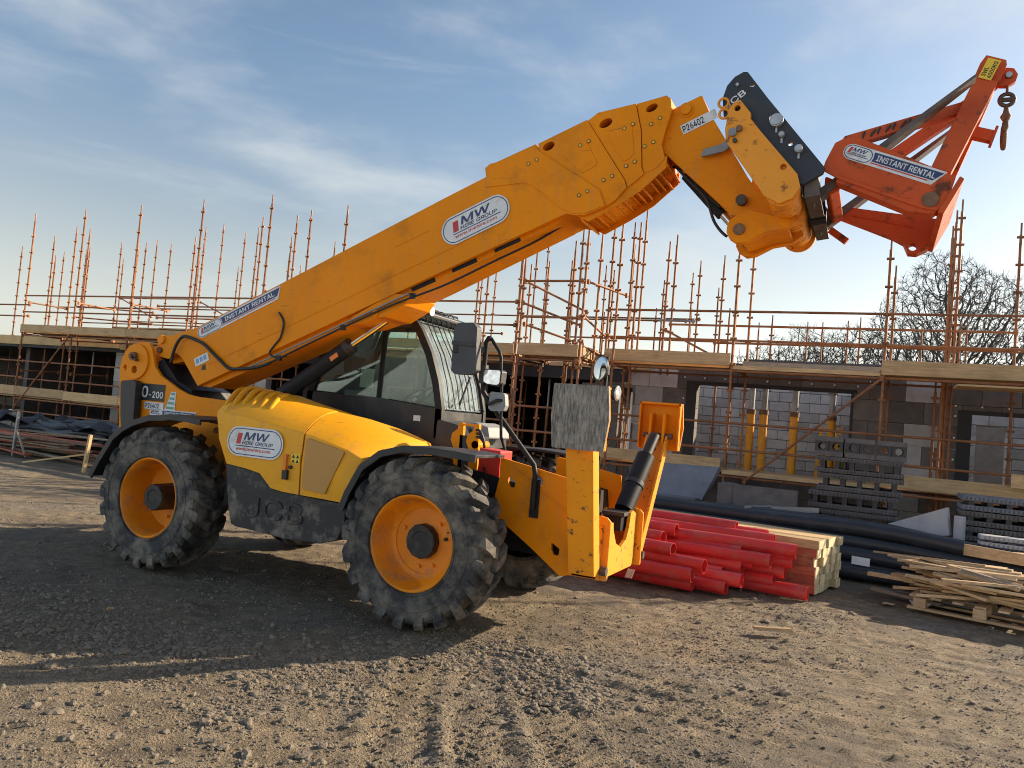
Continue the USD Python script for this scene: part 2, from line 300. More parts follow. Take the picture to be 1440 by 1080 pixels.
mat('white_sheet', (0.74, 0.74, 0.73), 0.7, var=0.08)
mat('blue_sheet', (0.035, 0.040, 0.05), 0.5, var=0.4, scale=4)
mat('hivis', (0.55, 0.80, 0.05), 0.8)
mat('skin', (0.45, 0.26, 0.19), 0.6)
mat('dark_cloth', (0.03, 0.035, 0.05), 0.9)
mat('helmet_white', (0.75, 0.75, 0.73), 0.4)
mat('bark', (0.075, 0.062, 0.050), 0.9, var=0.25, scale=3)
mat('twig', (0.075, 0.062, 0.052), 0.9, var=0.25, scale=1)
mat('evergreen', (0.035, 0.05, 0.025), 0.9, var=0.4, scale=1)

# ================================================================ ground
rng = np.random.default_rng(7)
def axis_lines(lo, hi, step, far_lo, far_hi, grow=1.16):
    a = list(np.arange(lo, hi, step)); s = step; x = a[-1]
    while x < far_hi: s *= grow; x += s; a.append(x)
    s = step; x = a[0]; b = []
    while x > far_lo: s *= grow; x -= s; b.append(x)
    return np.array(b[::-1] + a)
GX = axis_lines(-3.2, 8.6, 0.033, -260, 260); GY = axis_lines(-5.6, 3.4, 0.030, -60, 300)

def rut(x, y, x0, y0, ang, length, width, n_lug=0.16):
    """depth of a tyre track that starts at (x0, y0) and runs along ang"""
    c, s = math.cos(ang), math.sin(ang); u = (x - x0) * c + (y - y0) * s; w = -(x - x0) * s + (y - y0) * c
    w = w + 0.10 * np.sin(u * 1.1)
    inside = np.clip((width / 2 - np.abs(w)) / 0.05, 0, 1) * np.clip(u / 0.3, 0, 1) * np.clip((length - u) / 0.5, 0, 1)
    lug = np.sign(np.sin((u + np.abs(w) * 0.9) / n_lug * 2 * np.pi)) * 0.5 + 0.5
    rim = np.exp(-((np.abs(w) - width / 2 - 0.05) / 0.05) ** 2) * np.clip(u / 0.3, 0, 1) * np.clip((length - u) / 0.5, 0, 1)
    return inside * (-0.024 + 0.019 * lug), rim * 0.014, inside
def ground_h(x, y):
    P = np.stack([x, y, np.zeros_like(x)], -1)
    big = (meshkit.fbm(P * 0.35, 3, 1) - 0.5) * 0.10
    mid = (meshkit.fbm(P * 1.7 + 9, 4, 2) - 0.5) * 0.075
    Q = P * np.array([8.5, 8.5, 1]); fine = (meshkit.fbm(Q + 3, 4, 5) - 0.5)
    lump = np.maximum(meshkit.fbm(P * 9.0 + 17, 3, 8) - 0.56, 0) * 0.07
    S_ = np.stack([x * 0.55 + 2, y * 7.5, 0 * x], -1); streak = (np.abs(meshkit.fbm(S_, 3, 12) - 0.5)) * -0.075 * np.clip((x - 2.6) / 2.0, 0.15, 1)
    h = big * np.clip((np.hypot(x - 1.5, y) - 0.5) / 6, 0.15, 1) + mid * 0.45 + fine * 0.026 + lump * 0.5 + streak
    for (x0, y0, a, L, w, n) in ((3.30, -1.35, -1.08, 5.2, 0.36, 0.105), (3.72, -1.45, -1.0, 4.8, 0.34, 0.11), (4.15, -1.50, -0.86, 4.5, 0.34, 0.10)):
        d, r, ins = rut(x, y, x0, y0, a, L, w, n); h = h * (1 - 0.75 * ins) + d + r
    # firm under the tyres
    for cx in (0, 2.926):
        for cy in (-1.02, 1.02):
            k = np.exp(-(((x - cx) / 0.30) ** 2 + ((y - cy) / 0.26) ** 2)); h = h * (1 - k) + 0.004 * k
    k = np.clip((y - 2.2) / 1.2, 0, 1) * np.clip((9 - x) / 2, 0, 1); h = h * (1 - 0.75 * k)
    return h - 0.012
XX, YY = np.meshgrid(GX, GY, indexing='ij')
ZZ = ground_h(XX, YY)
fade = np.clip((np.hypot(XX - 3, YY) - 40) / 60, 0, 1); ZZ = ZZ * (1 - fade) - 0.0 * fade
nx, ny = XX.shape
gi, gj = np.meshgrid(np.arange(nx - 1), np.arange(ny - 1), indexing='ij'); a_ = (gi * ny + gj).ravel()
GF = np.stack([a_, a_ + ny, a_ + ny + 1, a_ + 1], 1)
usdkit.material(stage, '/World/Looks/dirt', {
    'g': ('geometry', {}), 'n1': ('noise_texture', {'scale': 0.62, 'detail': 7.0, 'roughness': 0.68}), 'n2': ('noise_texture', {'scale': 7.0, 'detail': 8.0, 'roughness': 0.7}), 'n3': ('noise_texture', {'scale': 75.0, 'detail': 4.0, 'roughness': 0.65}),
    'v': ('voronoi_texture', {'scale': 58.0, 'randomness': 1.0}), 'v2': ('voronoi_texture', {'scale': 16.0, 'randomness': 1.0}),
    'r1': ('rgb_ramp', {'ramp': [(0.30, (0.11, 0.083, 0.056)), (0.43, (0.21, 0.162, 0.108)), (0.50, (0.335, 0.262, 0.172)), (0.60, (0.27, 0.225, 0.17)), (0.74, (0.44, 0.39, 0.325))]}),
    'r2': ('rgb_ramp', {'ramp': [(0.27, (0.30, 0.29, 0.28)), (0.5, (0.85, 0.84, 0.83)), (0.74, (1.5, 1.5, 1.5))]}),
    'm1': ('mix_color', {'blend_type': 'multiply', 'fac': 0.85}),
    'vs': ('map_range', {'from_min': 0.0, 'from_max': 0.32, 'to_min': 1.0, 'to_max': 0.0, 'clamp': True}), 'sc': ('separate_color', {}), 'pick': ('math', {'math_type': 'greater_than', 'value2': 0.60}), 'pf': ('math', {'math_type': 'multiply'}), 'pf2': ('math', {'math_type': 'multiply', 'value2': 0.65}),
    'st': ('mix_color', {'b': (0.50, 0.475, 0.44)}),
    'r3': ('map_range', {'from_min': 0.3, 'from_max': 0.7, 'to_min': 0.45, 'to_max': 1.55}), 'hs': ('hsv', {}),
    'h1': ('math', {'math_type': 'multiply', 'value2': 0.5}), 'h2': ('math', {'math_type': 'multiply_add', 'value2': 1.0}), 'h3': ('math', {'math_type': 'multiply_add', 'value2': 0.6}),
    'wet': ('map_range', {'from_min': 0.34, 'from_max': 0.52, 'to_min': 0.55, 'to_max': 0.95, 'clamp': True}), 'b': ('bump', {'strength': 1.0, 'distance': 0.05}), 'p': ('principled_bsdf', {'roughness': 0.92})},
    [('n1.fac', 'wet.value'), ('wet.result', 'p.roughness'), ('g.position', 'n1.vector'), ('g.position', 'n2.vector'), ('g.position', 'n3.vector'), ('g.position', 'v.vector'), ('g.position', 'v2.vector'),
     ('n1.fac', 'r1.fac'), ('n2.fac', 'r2.fac'), ('r1.color', 'm1.a'), ('r2.color', 'm1.b'), ('v.distance', 'vs.value'), ('v.color', 'sc.color'), ('sc.r', 'pick.value1'), ('vs.result', 'pf.value1'), ('pick.value', 'pf.value2'), ('pf.value', 'pf2.value1'), ('m1.result', 'st.a'), ('pf2.value', 'st.fac'),
     ('n3.fac', 'r3.value'), ('st.result', 'hs.color'), ('r3.result', 'hs.value'), ('hs.color', 'p.base_color'),
     ('n2.fac', 'h1.value1'), ('n3.fac', 'h2.value1'), ('h1.value', 'h2.value3'), ('pf.value', 'h3.value1'), ('h2.value', 'h3.value3'), ('h3.value', 'b.height'), ('b.normal', 'p.normal')], surface='p.BSDF')
obj('ground', (np.stack([XX.ravel(), YY.ravel(), ZZ.ravel()], 1), GF), 'dirt', smooth=True, kind='structure')

# loose stones and clods lying on the dirt
usdkit.material(stage, '/World/Looks/stone', {
    'g': ('geometry', {}), 'r': ('rgb_ramp', {'ramp': [(0.0, (0.17, 0.14, 0.105)), (0.45, (0.30, 0.245, 0.18)), (0.72, (0.38, 0.34, 0.29)), (0.88, (0.52, 0.50, 0.47)), (1.0, (0.66, 0.65, 0.62))]}), 'n': ('noise_texture', {'scale': 60.0, 'detail': 3.0}), 'b': ('bump', {'strength': 0.5, 'distance': 0.01}), 'p': ('principled_bsdf', {'roughness': 0.9})},
    [('g.random_per_island', 'r.fac'), ('r.color', 'p.base_color'), ('g.position', 'n.vector'), ('n.fac', 'b.height'), ('b.normal', 'p.normal')], surface='p.BSDF')
def stones(N, size_fn, sub, seed, far=11, kk=1.7, where=None):
    rng = np.random.default_rng(seed); ico = trimesh.creation.icosphere(subdivisions=sub); IV, IFc = np.asarray(ico.vertices), np.asarray(ico.faces)
    sx = np.empty(0); sy = np.empty(0); fx, fy = FWD[0] / np.hypot(*FWD[:2]), FWD[1] / np.hypot(*FWD[:2])
    while len(sx) < N:
        d = 1.6 + far * rng.random(60000) ** kk; t = (rng.random(60000) - 0.5) * 1.45
        X = CAM[0] + d * (fx * np.cos(t) + fy * np.sin(t)); Y = CAM[1] + d * (fy * np.cos(t) - fx * np.sin(t))
        P = np.stack([X, Y, 0 * X], 1); keep = rng.random(60000) < np.clip((meshkit.fbm(P * 0.8 + 40, 3, 21) - 0.36) * 2.6, 0.12, 1)
        keep &= (Y < 3.0) if where is None else where(X, Y); sx = np.concatenate([sx, X[keep]]); sy = np.concatenate([sy, Y[keep]])
    sx, sy = sx[:N], sy[:N]; sz = ground_h(sx, sy); size = size_fn(rng, N)
    V = IV[None] * (1 + 0.5 * (rng.random((N, len(IV), 1)) - 0.5)) * size[:, None, None] * (0.6 + 0.9 * rng.random((N, 1, 3))) * np.array([1, 1, 0.65])
    ca, sa = np.cos(rng.random(N) * 6.28), np.sin(rng.random(N) * 6.28)
    V = np.stack([V[..., 0] * ca[:, None] - V[..., 1] * sa[:, None], V[..., 0] * sa[:, None] + V[..., 1] * ca[:, None], V[..., 2]], -1)
    V += np.stack([sx, sy, sz + size * 0.12], 1)[:, None]
    return V.reshape(-1, 3), (IFc[None] + (np.arange(N) * len(IV))[:, None, None]).reshape(-1, 3)
gm = MB(); gm.add(*stones(80000, lambda r, n: 0.0032 + 0.0075 * r.random(n) ** 2.4, 0, 7)); gm.add(*stones(900, lambda r, n: 0.010 + 0.020 * r.random(n) ** 2.6, 1, 8)); gm.add(*stones(3600, lambda r, n: 0.007 + 0.017 * r.random(n) ** 2.0, 1, 9, far=6.5, kk=1.0, where=lambda X, Y: (X < 4.3 + .5 * np.sin(Y * 3)) & (Y < -1.2 + .4 * np.sin(X * 2)))); gm.add(*stones(16000, lambda r, n: 0.004 + 0.007 * r.random(n) ** 2.0, 0, 10, far=6.5, kk=1.0, where=lambda X, Y: (X < 4.4) & (Y < -.8)))
obj('gravel', gm, 'stone', smooth=False, label='loose grey and tan stones scattered over the churned dirt', cat='gravel', kind='stuff')
# ================================================================ telehandler
T = thing('telehandler', 'yellow telescopic handler with raised boom, muddy tyres and folded stabilisers', 'telehandler')
NX, NZ = (1, 0, 0), (0, 0, 1)

# ---- wheels
def wheel(cx, cy, side, front):
    """side -1: outer face towards -y"""
    w = group_part(T, 'wheel'); c = np.array([cx, cy, 0.672]); R = 0.676
    prof = [(.362, -.165), (.40, -.192), (.47, -.205), (.55, -.203), (.595, -.19), (.615, -.165), (.622, -.10), (.625, 0), (.622, .10), (.615, .165), (.595, .19), (.55, .203), (.47, .205), (.40, .192), (.362, .165)]
    t = MB().lathe(prof, (0, 0, 0), (0, 1, 0), 96)
    # raised bead rings on the sidewall
    for s in (-1, 1): t.torus((0, s * .203, 0), (0, 1, 0), .515, .007, 72, 6); t.torus((0, s * .19, 0), (0, 1, 0), .395, .010, 72, 6)
    st = [(.010, .676, .010, .615, 0.0), (.075, .677, .072, .615, .018), (.135, .673, .130, .612, .048), (.185, .660, .170, .600, .078), (.214, .622, .188, .585, .094), (.214, .575, .196, .555, .100)]
    NL = 21; rg = np.random.default_rng(int(cx * 10 + cy * 7 + 50))
    for s in (-1, 1):
        for k in range(NL):
            th0 = (k + (0.5 if s > 0 else 0)) * 2 * np.pi / NL; V = []
            wear = 1 + 0.0 * k
            for (yt, rt, yb, rb, sh) in st:
                jr = rt * (1 + 0.006 * (rg.random() - .5))
                for (y, r, hw) in ((yt, jr, .043), (yb, rb, .054)):
                    for sg in (-1, 1):
                        th = th0 + (sh * 1.25 + sg * hw * (1 + 0.1 * (rg.random() - .5))) / .676
                        V.append((r * math.cos(th), s * y, r * math.sin(th)))
            F = []
            for i in range(len(st) - 1):
                a, b = i * 4, i * 4 + 4
                F += [[a, a + 1, b + 1, b], [a + 2, a, b, b + 2], [a + 1, a + 3, b + 3, b + 1]]
            e = (len(st) - 1) * 4; F += [[0, 2, 3, 1], [e, e + 1, e + 3, e + 2]]
            t.add(V, F)
    fn = (lambda v: v * np.array([1, 1, 1]) + c) if side < 0 else (lambda v: v * np.array([-1, -1, 1]) + c)
    tf = lambda m: m.map(fn)
    obj('tyre', tf(t), 'rubber', w, smooth=18)
    if front:
        rp = [(.375, -.168), (.376, -.182), (.366, -.188), (.354, -.176), (.342, -.13), (.322, -.06), (.300, -.02), (.285, .0), (.262, .012), (.262, .022), (.10, .022)]
        disc = .022; hub0, hr = -.045, .140
    else:
        rp = [(.375, -.168), (.376, -.182), (.366, -.188), (.354, -.176), (.342, -.13), (.330, -.05), (.322, .04), (.300, .09), (.27, .10), (.10, .10)]
        disc = .10; hub0, hr = -.125, .128
    obj('rim', tf(MB().lathe(rp, (0, 0, 0), (0, 1, 0), 72)), 'rim_paint', w, smooth=35)
    obj('hub', tf(MB().lathe([(.0, hub0 + .006), (hr * .55, hub0 + .006), (hr * .6, hub0), (hr * .93, hub0), (hr, hub0 + .018), (hr, disc)], (0, 0, 0), (0, 1, 0), 12)), 'hub_black', w, smooth=25)
    for k in (0, 1, 4, 7, 8):
        th = k * 2 * np.pi / 10 + .2; r = .205 if front else .20
        p = np.array([r * math.cos(th), disc, r * math.sin(th)])
        obj('wheel_nut', tf(MB().cyl(p, p + np.array([0, -.026, 0]), .015, 6)), 'rim_paint' if k % 3 else 'hub_black', w, smooth=20)
    v = MB(); v.cyl((.30, -.06, .12), (.27, -.10, .11), .006, 6); obj('valve', tf(v), 'hub_black', w)
for cx, fr in ((0.0, False), (2.926, True)):
    wheel(cx, -1.018, -1, fr); wheel(cx, 1.018, 1, fr)

# ---- chassis, axles
m = MB().prism(rounded([(-1.42, .62), (3.2, .62), (3.95, .58), (3.95, .80), (3.2, 1.0), (-1.42, 1.0)], .03), -.40, .40); obj('chassis', m, 'black_paint', T)
for x in (0, 2.926):
    m = MB().cyl((x, -.80, .672), (x, .80, .672), .115, 20); m.ball((x, .05, .672), .24, 2, (1, .9, 1))
    for s in (-1, 1): m.bx(x - .13, x + .13, s * .62 - .07, s * .62 + .07, .50, .86)
    obj('axle', m, 'black_paint', T)
obj('fuel_tank', MB().prism(rounded([(.85, .48), (2.15, .48), (2.2, 1.0), (.85, 1.0)], .06), .42, 1.10), 'muddy_plastic', T)

# ---- boom tower at the rear: two side plates and what is between them
hole = lambda x, z, a, b, r=-23: affinity.rotate(affinity.scale(Point(x, z).buffer(1, 10), a, b), -r, origin=(x, z))
tower = [(-1.30, .86), (-1.44, 1.90), (-1.415, 2.02), (-1.33, 2.115), (-1.26, 2.165), (-1.14, 2.195), (-1.02, 2.185), (-.97, 2.13), (-.89, 1.93), (-.79, 1.84), (-.51, 1.715), (-.37, 1.67), (-.23, 1.652), (.15, 1.64), (.62, 1.62), (.62, .86)]
tp = Polygon(tower).buffer(-.015).buffer(.015, 6).difference(hole(-1.335, 1.895, .026, .04, 10)).difference(Point(-1.185, 1.885).buffer(.042))
for (y0, y1) in ((-.535, -.50), (.10, .135)): obj('tower_plate', MB().prism(tp, y0, y1), 'paint', T)
obj('tower_rear', MB().bx(-1.40, -1.32, -.50, .10, .90, 1.75), 'paint', T)
for (y0, y1) in ((-.555, -.535), (.135, .155)): 
    m = MB().prism(Point(-1.185, 1.975).buffer(.195, 12).difference(hole(-1.335, 1.895, .026, .04, 10)).difference(Point(-1.185, 1.885).buffer(.042)), y0, y1); obj('boss_plate', m, 'paint', T)
m = MB().cyl((-1.19, -.60, 2.03), (-1.19, .18, 2.03), .045, 20); m.cyl((-1.19, -.625, 2.03), (-1.19, -.60, 2.03), .022, 8); m.bar((-1.19, -.575, 2.03), (-1.13, -.575, 1.985), .02, .05, (0, 1, 0)); obj('pivot_pin', m, 'rust_steel', T)
obj('hose_bundle', MB().prism(rounded([(-.95, 1.70), (-.93, 2.0), (-.86, 2.02), (-.62, 1.80), (-.40, 1.72), (-.36, 1.60), (-.9, 1.6)], .02), -.46, .08), 'black_paint', T)  # black block added between tower and boom, stands in for the gap's shade
# tail lamp column that hides the first digit
m = MB().prism(rounded([(-1.15, 1.10), (-.995, 1.10), (-1.03, 1.745), (-1.075, 1.772), (-1.27, 1.752), (-1.22, 1.4)], .03), -.64, -.558); obj('rear_guard', m, 'black_plastic', T)

# ---- lettering helpers
def sticker(parent, name, o, ux, uy, shapes, label=None):
    """shapes: (part name, material, list of polygons or text calls, height from, to)"""
    root = None
    for (nm, ma, fn) in shapes:
        b = MB(); fn(b)
        p = obj(nm if root else name, b, ma, root or parent, smooth=False, label=label if root is None else None)
        root = root or p
    return root
def company_oval(parent, o, ux, uy, L, H, name='company_sticker'):
    R = H / 2
    sh = lambda k: rrect(-L / 2 + k, L / 2 - k, -H / 2 + k, H / 2 - k, R - k)
    def navy(b):
        b.flat(sh(H * .055).difference(sh(H * .085)), o, ux, uy, .003, .0042)
        b.text('MW', o, ux, uy, -L * .20, H * .07, H * .25, L * .42, .35, .003, .0042)
        b.text('HIRE GROUP', o, ux, uy, -L * .225, -H * .09, H * .115, L * .54, .3, .003, .0042)
        b.flat(sbox(-L * .34, -H * .165, L * .36, -H * .135), o, ux, uy, .003, .0042)
    def red(b):
        b.flat(Polygon([(-L * .335, -H * .09), (-L * .255, -H * .09), (-L * .225, H * .28), (-L * .305, H * .28)]), o, ux, uy, .003, .0042)
        b.text('www.mwhire.com', o, ux, uy, -L * .33, -H * .30, H * .10, L * .62, .1, .003, .0042)
    return sticker(parent, name, o, ux, uy, [(name, 'white_sticker', lambda b: b.flat(sh(0), o, ux, uy, 0, .003)), ('lettering', 'navy_ink', navy), ('red_lettering', 'red_ink', red)])
def rental_strip(parent, o, ux, uy, L, H, slant, name='rental_sticker'):
    """long parallelogram: small oval at the left, words on navy"""
    a = H * .52; para = lambda x0, x1, k: Polygon([(x0 + k, -H / 2 + k), (x1 - k - slant * .6 * H, -H / 2 + k), (x1 - k, H / 2 - k), (x0 + k, H / 2 - k)])
    ov = lambda k: rrect(-L / 2 + k, -L / 2 + L * .30 - k, -H * .5 + k, H * .5 - k, H * .5 - k)
    base = ov(0).union(para(-L / 2 + L * .22, L / 2, 0))
    def navy(b):
        b.flat(para(-L / 2 + L * .275, L / 2, H * .13).difference(ov(-H * .03)).difference(sbox(-L, -H, L, -H * .22)), o, ux, uy, .003, .0042)
        b.flat(ov(H * .05).difference(ov(H * .10)), o, ux, uy, .003, .0042)
        b.text('MW', o, ux, uy, -L * .42, H * .06, H * .25, L * .135, .35, .003, .0042); b.text('HIRE GROUP', o, ux, uy, -L * .43, -H * .10, H * .10, L * .16, .3, .003, .0042)
        b.flat(sbox(-L * .46, -H * .18, -L * .245, -H * .14), o, ux, uy, .003, .0042)
    def red(b):
        b.flat(Polygon([(-L * .46, -H * .10), (-L * .435, -H * .10), (-L * .42, H * .3), (-L * .445, H * .3)]), o, ux, uy, .003, .0042)
        b.flat(para(-L / 2 + L * .275, L / 2 - H * .2, H * .13).intersection(sbox(-L, -H * .345, L, -H * .275)), o, ux, uy, .003, .0042)
    wt = lambda b: b.text('INSTANT RENTAL', o, ux, uy, -L * .165, -H * .10, H * .34, L * .58, .0, .0042, .0052)
    return sticker(parent, name, o, ux, uy, [(name, 'white_sticker', lambda b: b.flat(base, o, ux, uy, 0, .003)), ('navy_field', 'navy_ink', navy), ('red_stripe', 'red_ink', red), ('lettering', 'white_sticker', wt)])

# ---- boom, side profiles in the xz plane
bu = np.array([.919, 0, .394]); bv = np.array([-.394, 0, .919])
def B(u, v): return (-.34 + .919 * u - .394 * v, 1.76 + .394 * u + .919 * v)
s1 = [(-.33, 1.765), (3.68, 3.45), (3.76, 3.435), (3.85, 3.43), (4.03, 3.50), (3.97, 3.64), (3.39, 4.01), (3.35, 4.07), (2.98, 3.935), (2.92, 3.925), (2.875, 3.89), (2.895, 3.81), (2.55, 3.665), (1.0, 2.995), (-.45, 2.372), (-.62, 2.33), (-.80, 2.28), (-.90, 2.285), (-.985, 2.23), (-1.0, 2.14), (-.95, 2.05), (-.80, 2.03), (-.70, 2.10), (-.60, 2.05)]
obj('outer_boom', MB().prism(s1, -.45, .05), 'paint', T)
obj('boom_arm_rear', MB().prism(rounded([(-1.25, 2.0), (-1.2, 2.12), (-1.0, 2.22), (-.6, 2.3), (-.5, 2.05), (-.9, 1.97), (-1.12, 1.93)], .03), -.36, -.04), 'paint', T)
obj('boom_underside', MB().prism([(-.33, 1.768), (3.66, 3.443), (3.60, 3.39), (2.4, 2.84), (1.4, 2.40), (-.2, 1.76)], -.40, .0), 'paint', T)
s2 = [(3.39, 4.006), (3.966, 3.64), (4.025, 3.50), (4.10, 3.545), (4.19, 3.65), (4.17, 3.71), (3.80, 4.245), (3.37, 4.075)]
s3 = [(3.806, 4.24), (4.172, 3.715), (4.195, 3.655), (4.26, 3.70), (4.325, 3.76), (4.30, 3.81), (4.27, 4.12), (4.21, 4.345), (3.89, 4.30)]
s4 = [(4.215, 4.345), (4.275, 4.12), (4.305, 3.815), (4.328, 3.765), (4.42, 3.80), (4.485, 3.875), (4.45, 3.99), (4.475, 4.12), (4.51, 4.26), (4.495, 4.36), (4.46, 4.39)]
obj('second_boom', MB().prism(Polygon(s2).difference(hole(3.47, 4.045, .055, .035)), -.442, .042), 'paint', T)
obj('third_boom', MB().prism(Polygon(s3).difference(hole(3.965, 4.205, .058, .036)), -.434, .034), 'paint', T)
obj('fourth_boom', MB().prism(Polygon(s4).difference(hole(4.345, 4.30, .05, .03)), -.426, .026), 'paint', T)
obj('inner_fill', MB().prism([(3.3, 4.0), (4.45, 4.33), (4.43, 3.86), (3.9, 3.56)], -.36, -.04), 'black_paint', T)
# raised and pressed panels on the boom side
obj('stiffener_plate', MB().prism(Polygon([(2.905, 3.715), (3.27, 3.735), (3.36, 3.705), (3.63, 3.50), (3.72, 3.455), (3.84, 3.44), (4.02, 3.505), (3.96, 3.64), (3.385, 4.005), (3.34, 4.055), (2.98, 3.925), (2.90, 3.86)]), -.4555, -.45), 'paint', T)
obj('pressed_panel', MB().prism(rounded([(3.56, 3.99), (3.80, 4.08), (3.93, 3.86), (3.80, 3.79)], .03), -.4455, -.442), 'paint', T)
obj('pressed_panel', MB().prism(rounded([(3.98, 4.12), (4.19, 4.19), (4.23, 3.92), (4.15, 3.86)], .03), -.4375, -.434), 'paint', T)
for (x0, z0, x1, z1) in ((-.2, 2.0, 2.7, 3.22), (2.0, 3.20, 2.35, 3.345)):
    obj('weld_seam', MB().bar((x0, -.451, z0), (x1, -.451, z1), .004, .012), 'paint', T)
for (x, z, y) in ((3.30, 3.90, -.456), (3.375, 3.93, -.456), (3.76, 4.03, -.445), (3.83, 4.06, -.445), (3.79, 3.60, -.456), (3.86, 3.63, -.456), (3.99, 3.72, -.445), (4.06, 3.75, -.445), (4.17, 3.83, -.437), (4.24, 3.86, -.437), (4.13, 4.145, -.437), (4.20, 4.175, -.437), (4.31, 3.985, -.427), (4.38, 4.015, -.427), (4.35, 4.165, -.427), (4.42, 4.21, -.427)):
    w_ = obj('wear_pad_bolt', MB().ring((x, y, z), (x, y - .004, z), .017, .012, 14), 'rust_steel', T); obj('bolt_head', MB().cyl((x, y, z), (x, y - .003, z), .011, 8), 'yellow_sticker', w_)
# underside ribs below the collars
for i in range(14):
    f = i / 13; x, z = 3.80 + f * .68, 3.405 + f * .415 + .015 * math.sin(i * 2.0)
    obj('rib', MB().bar((x, -.415, z + .03), (x, .01, z + .03), .016, .115, (-.5, 0, .86)), 'paint', T)
for y0, y1 in ((-.422, -.41), (.0, .012)): obj('rib_skirt', MB().prism([(3.76, 3.44), (3.88, 3.385), (4.10, 3.50), (4.30, 3.62), (4.50, 3.80), (4.50, 3.90), (4.2, 3.70), (4.0, 3.56)], y0, y1), 'paint', T)
obj('collar_base', MB().prism([(3.72, 3.46), (3.86, 3.46), (4.06, 3.56), (4.24, 3.70), (4.46, 3.90), (4.40, 3.92), (4.0, 3.62)], -.38, -.02), 'paint', T)
# slots with cables under the boom
for (u, w) in ((3.35, .10), (2.95, .06), (2.55, .05)):
    x, z = B(u * 1.12, -.075); 
    obj('slot', MB().bar((x - .12, -.404, z - .005), (x + .12, -.404, z + .09), .006, .045, (-.4, 0, .9)), 'black_paint', T)
# hoses along the lower edge
def hose(pts, r=.011, parent=None, mt='hose_black', name='hose'):
    P = np.array(pts, float); t = np.linspace(0, 1, len(P)); tt = np.linspace(0, 1, len(P) * 5)
    from scipy.interpolate import PchipInterpolator as PI
    obj(name, MB().tube(np.stack([PI(t, P[:, k])(tt) for k in range(3)], 1), r, 7), mt, parent or T, smooth=True)
hose([(-.70, -.50, 1.98), (-.66, -.50, 2.16), (-.55, -.49, 2.28), (-.31, -.475, 2.22), (-.06, -.475, 2.07), (.15, -.475, 1.965), (.40, -.47, 1.985), (.64, -.465, 2.05)], .017)
hose([(.64, -.47, 2.05), (1.30, -.465, 2.345), (2.0, -.465, 2.64), (2.6, -.44, 2.86), (3.0, -.35, 3.08), (3.4, -.3, 3.28), (3.62, -.28, 3.42)], .010)
hose([(.30, -.455, 1.97), (1.30, -.455, 2.385), (2.2, -.455, 2.765)], .009, mt='grey_steel', name='pipe_line')
hose([(.69, -.462, 2.56), (.765, -.462, 2.44), (.745, -.462, 2.32), (.665, -.462, 2.22), (.62, -.462, 2.155), (.70, -.462, 2.11), (.84, -.462, 2.13)], .0095)
hose([(-.97, -.40, 2.06), (-.83, -.42, 1.95), (-.72, -.44, 1.80), (-.58, -.46, 1.69)], .02)
for x, z in ((.75, 2.105), (1.5, 2.43), (2.25, 2.74)): obj('hose_clip', MB().box((x, -.462, z), (.05, .03, .05)), 'black_paint', T)
# compensating ram between tower and boom
m = MB().cyl((-.99, -.33, 2.10), (-.80, -.33, 1.86), .045, 16); obj('compensating_ram', m, 'black_paint', T)
obj('compensating_rod', MB().cyl((-.80, -.33, 1.86), (-.70, -.33, 1.73), .028, 14), 'chrome', T)
m = MB().cyl((-.93, -.47, 2.235), (-.93, .07, 2.235), .05, 16); obj('boom_ear_pin', m, 'paint', T)
obj('boom_ear_pin', MB().cyl((-.935, -.475, 2.12), (-.935, .07, 2.12), .032, 14), 'rust_steel', T)
# lift ram
r0, r1 = np.array([.55, -.22, 1.70]), np.array([1.82, -.22, 2.545]); rd = unit(r1 - r0)
obj('lift_ram', MB().cyl(r0, r0 + rd * 1.02, .078, 24), 'black_paint', T)
obj('ram_gland', MB().cyl(r0 + rd * 1.0, r0 + rd * 1.06, .082, 24), 'black_plastic', T)
obj('lift_ram_rod', MB().cyl(r0 + rd * 1.03, r1, .036, 20), 'chrome', T)
hp = r0 + rd * .94 + np.array([0, -.075, -.035]); obj('ram_label', MB().bar(hp - rd * .10, hp, .006, .045, bv), 'orange_ink', T)
obj('lift_bracket', MB().prism(rounded([(1.50, 2.45), (1.66, 2.47), (1.76, 2.50), (1.84, 2.53), (1.95, 2.545), (2.15, 2.66), (2.22, 2.76), (2.0, 2.76), (1.6, 2.55)], .015), -.44, -.0), 'paint', T)
obj('lift_pin', MB().cyl((1.845, -.455, 2.575), (1.845, .02, 2.575), .035, 16), 'paint', T)
# stickers on the boom
company_oval(T, (2.825, -.4555, 3.425), bu, bv, .70, .262)
rental_strip(T, (.145, -.451, 2.545), bu, bv, 1.19, .125, .9)
sticker(T, 'notice_sticker', (-.31, -.451, 2.045), bu, bv, [('a', 'white_sticker', lambda b: b.flat(sbox(-.10, -.045, .10, .045), (-.31, -.451, 2.045), bu, bv, 0, .002)), ('marks', 'blue_ink', lambda b: [b.flat(sbox(-.08 + .055 * k, -.02 , -.04 + .055 * k, .03), (-.31, -.451, 2.045), bu, bv, .002, .003) for k in range(3)])])
obj('boom_hole', MB().prism([(-.29, 1.985), (-.25, 2.0), (-.235, 1.94), (-.30, 1.935)], -.4525, -.448), 'black_ink', T)

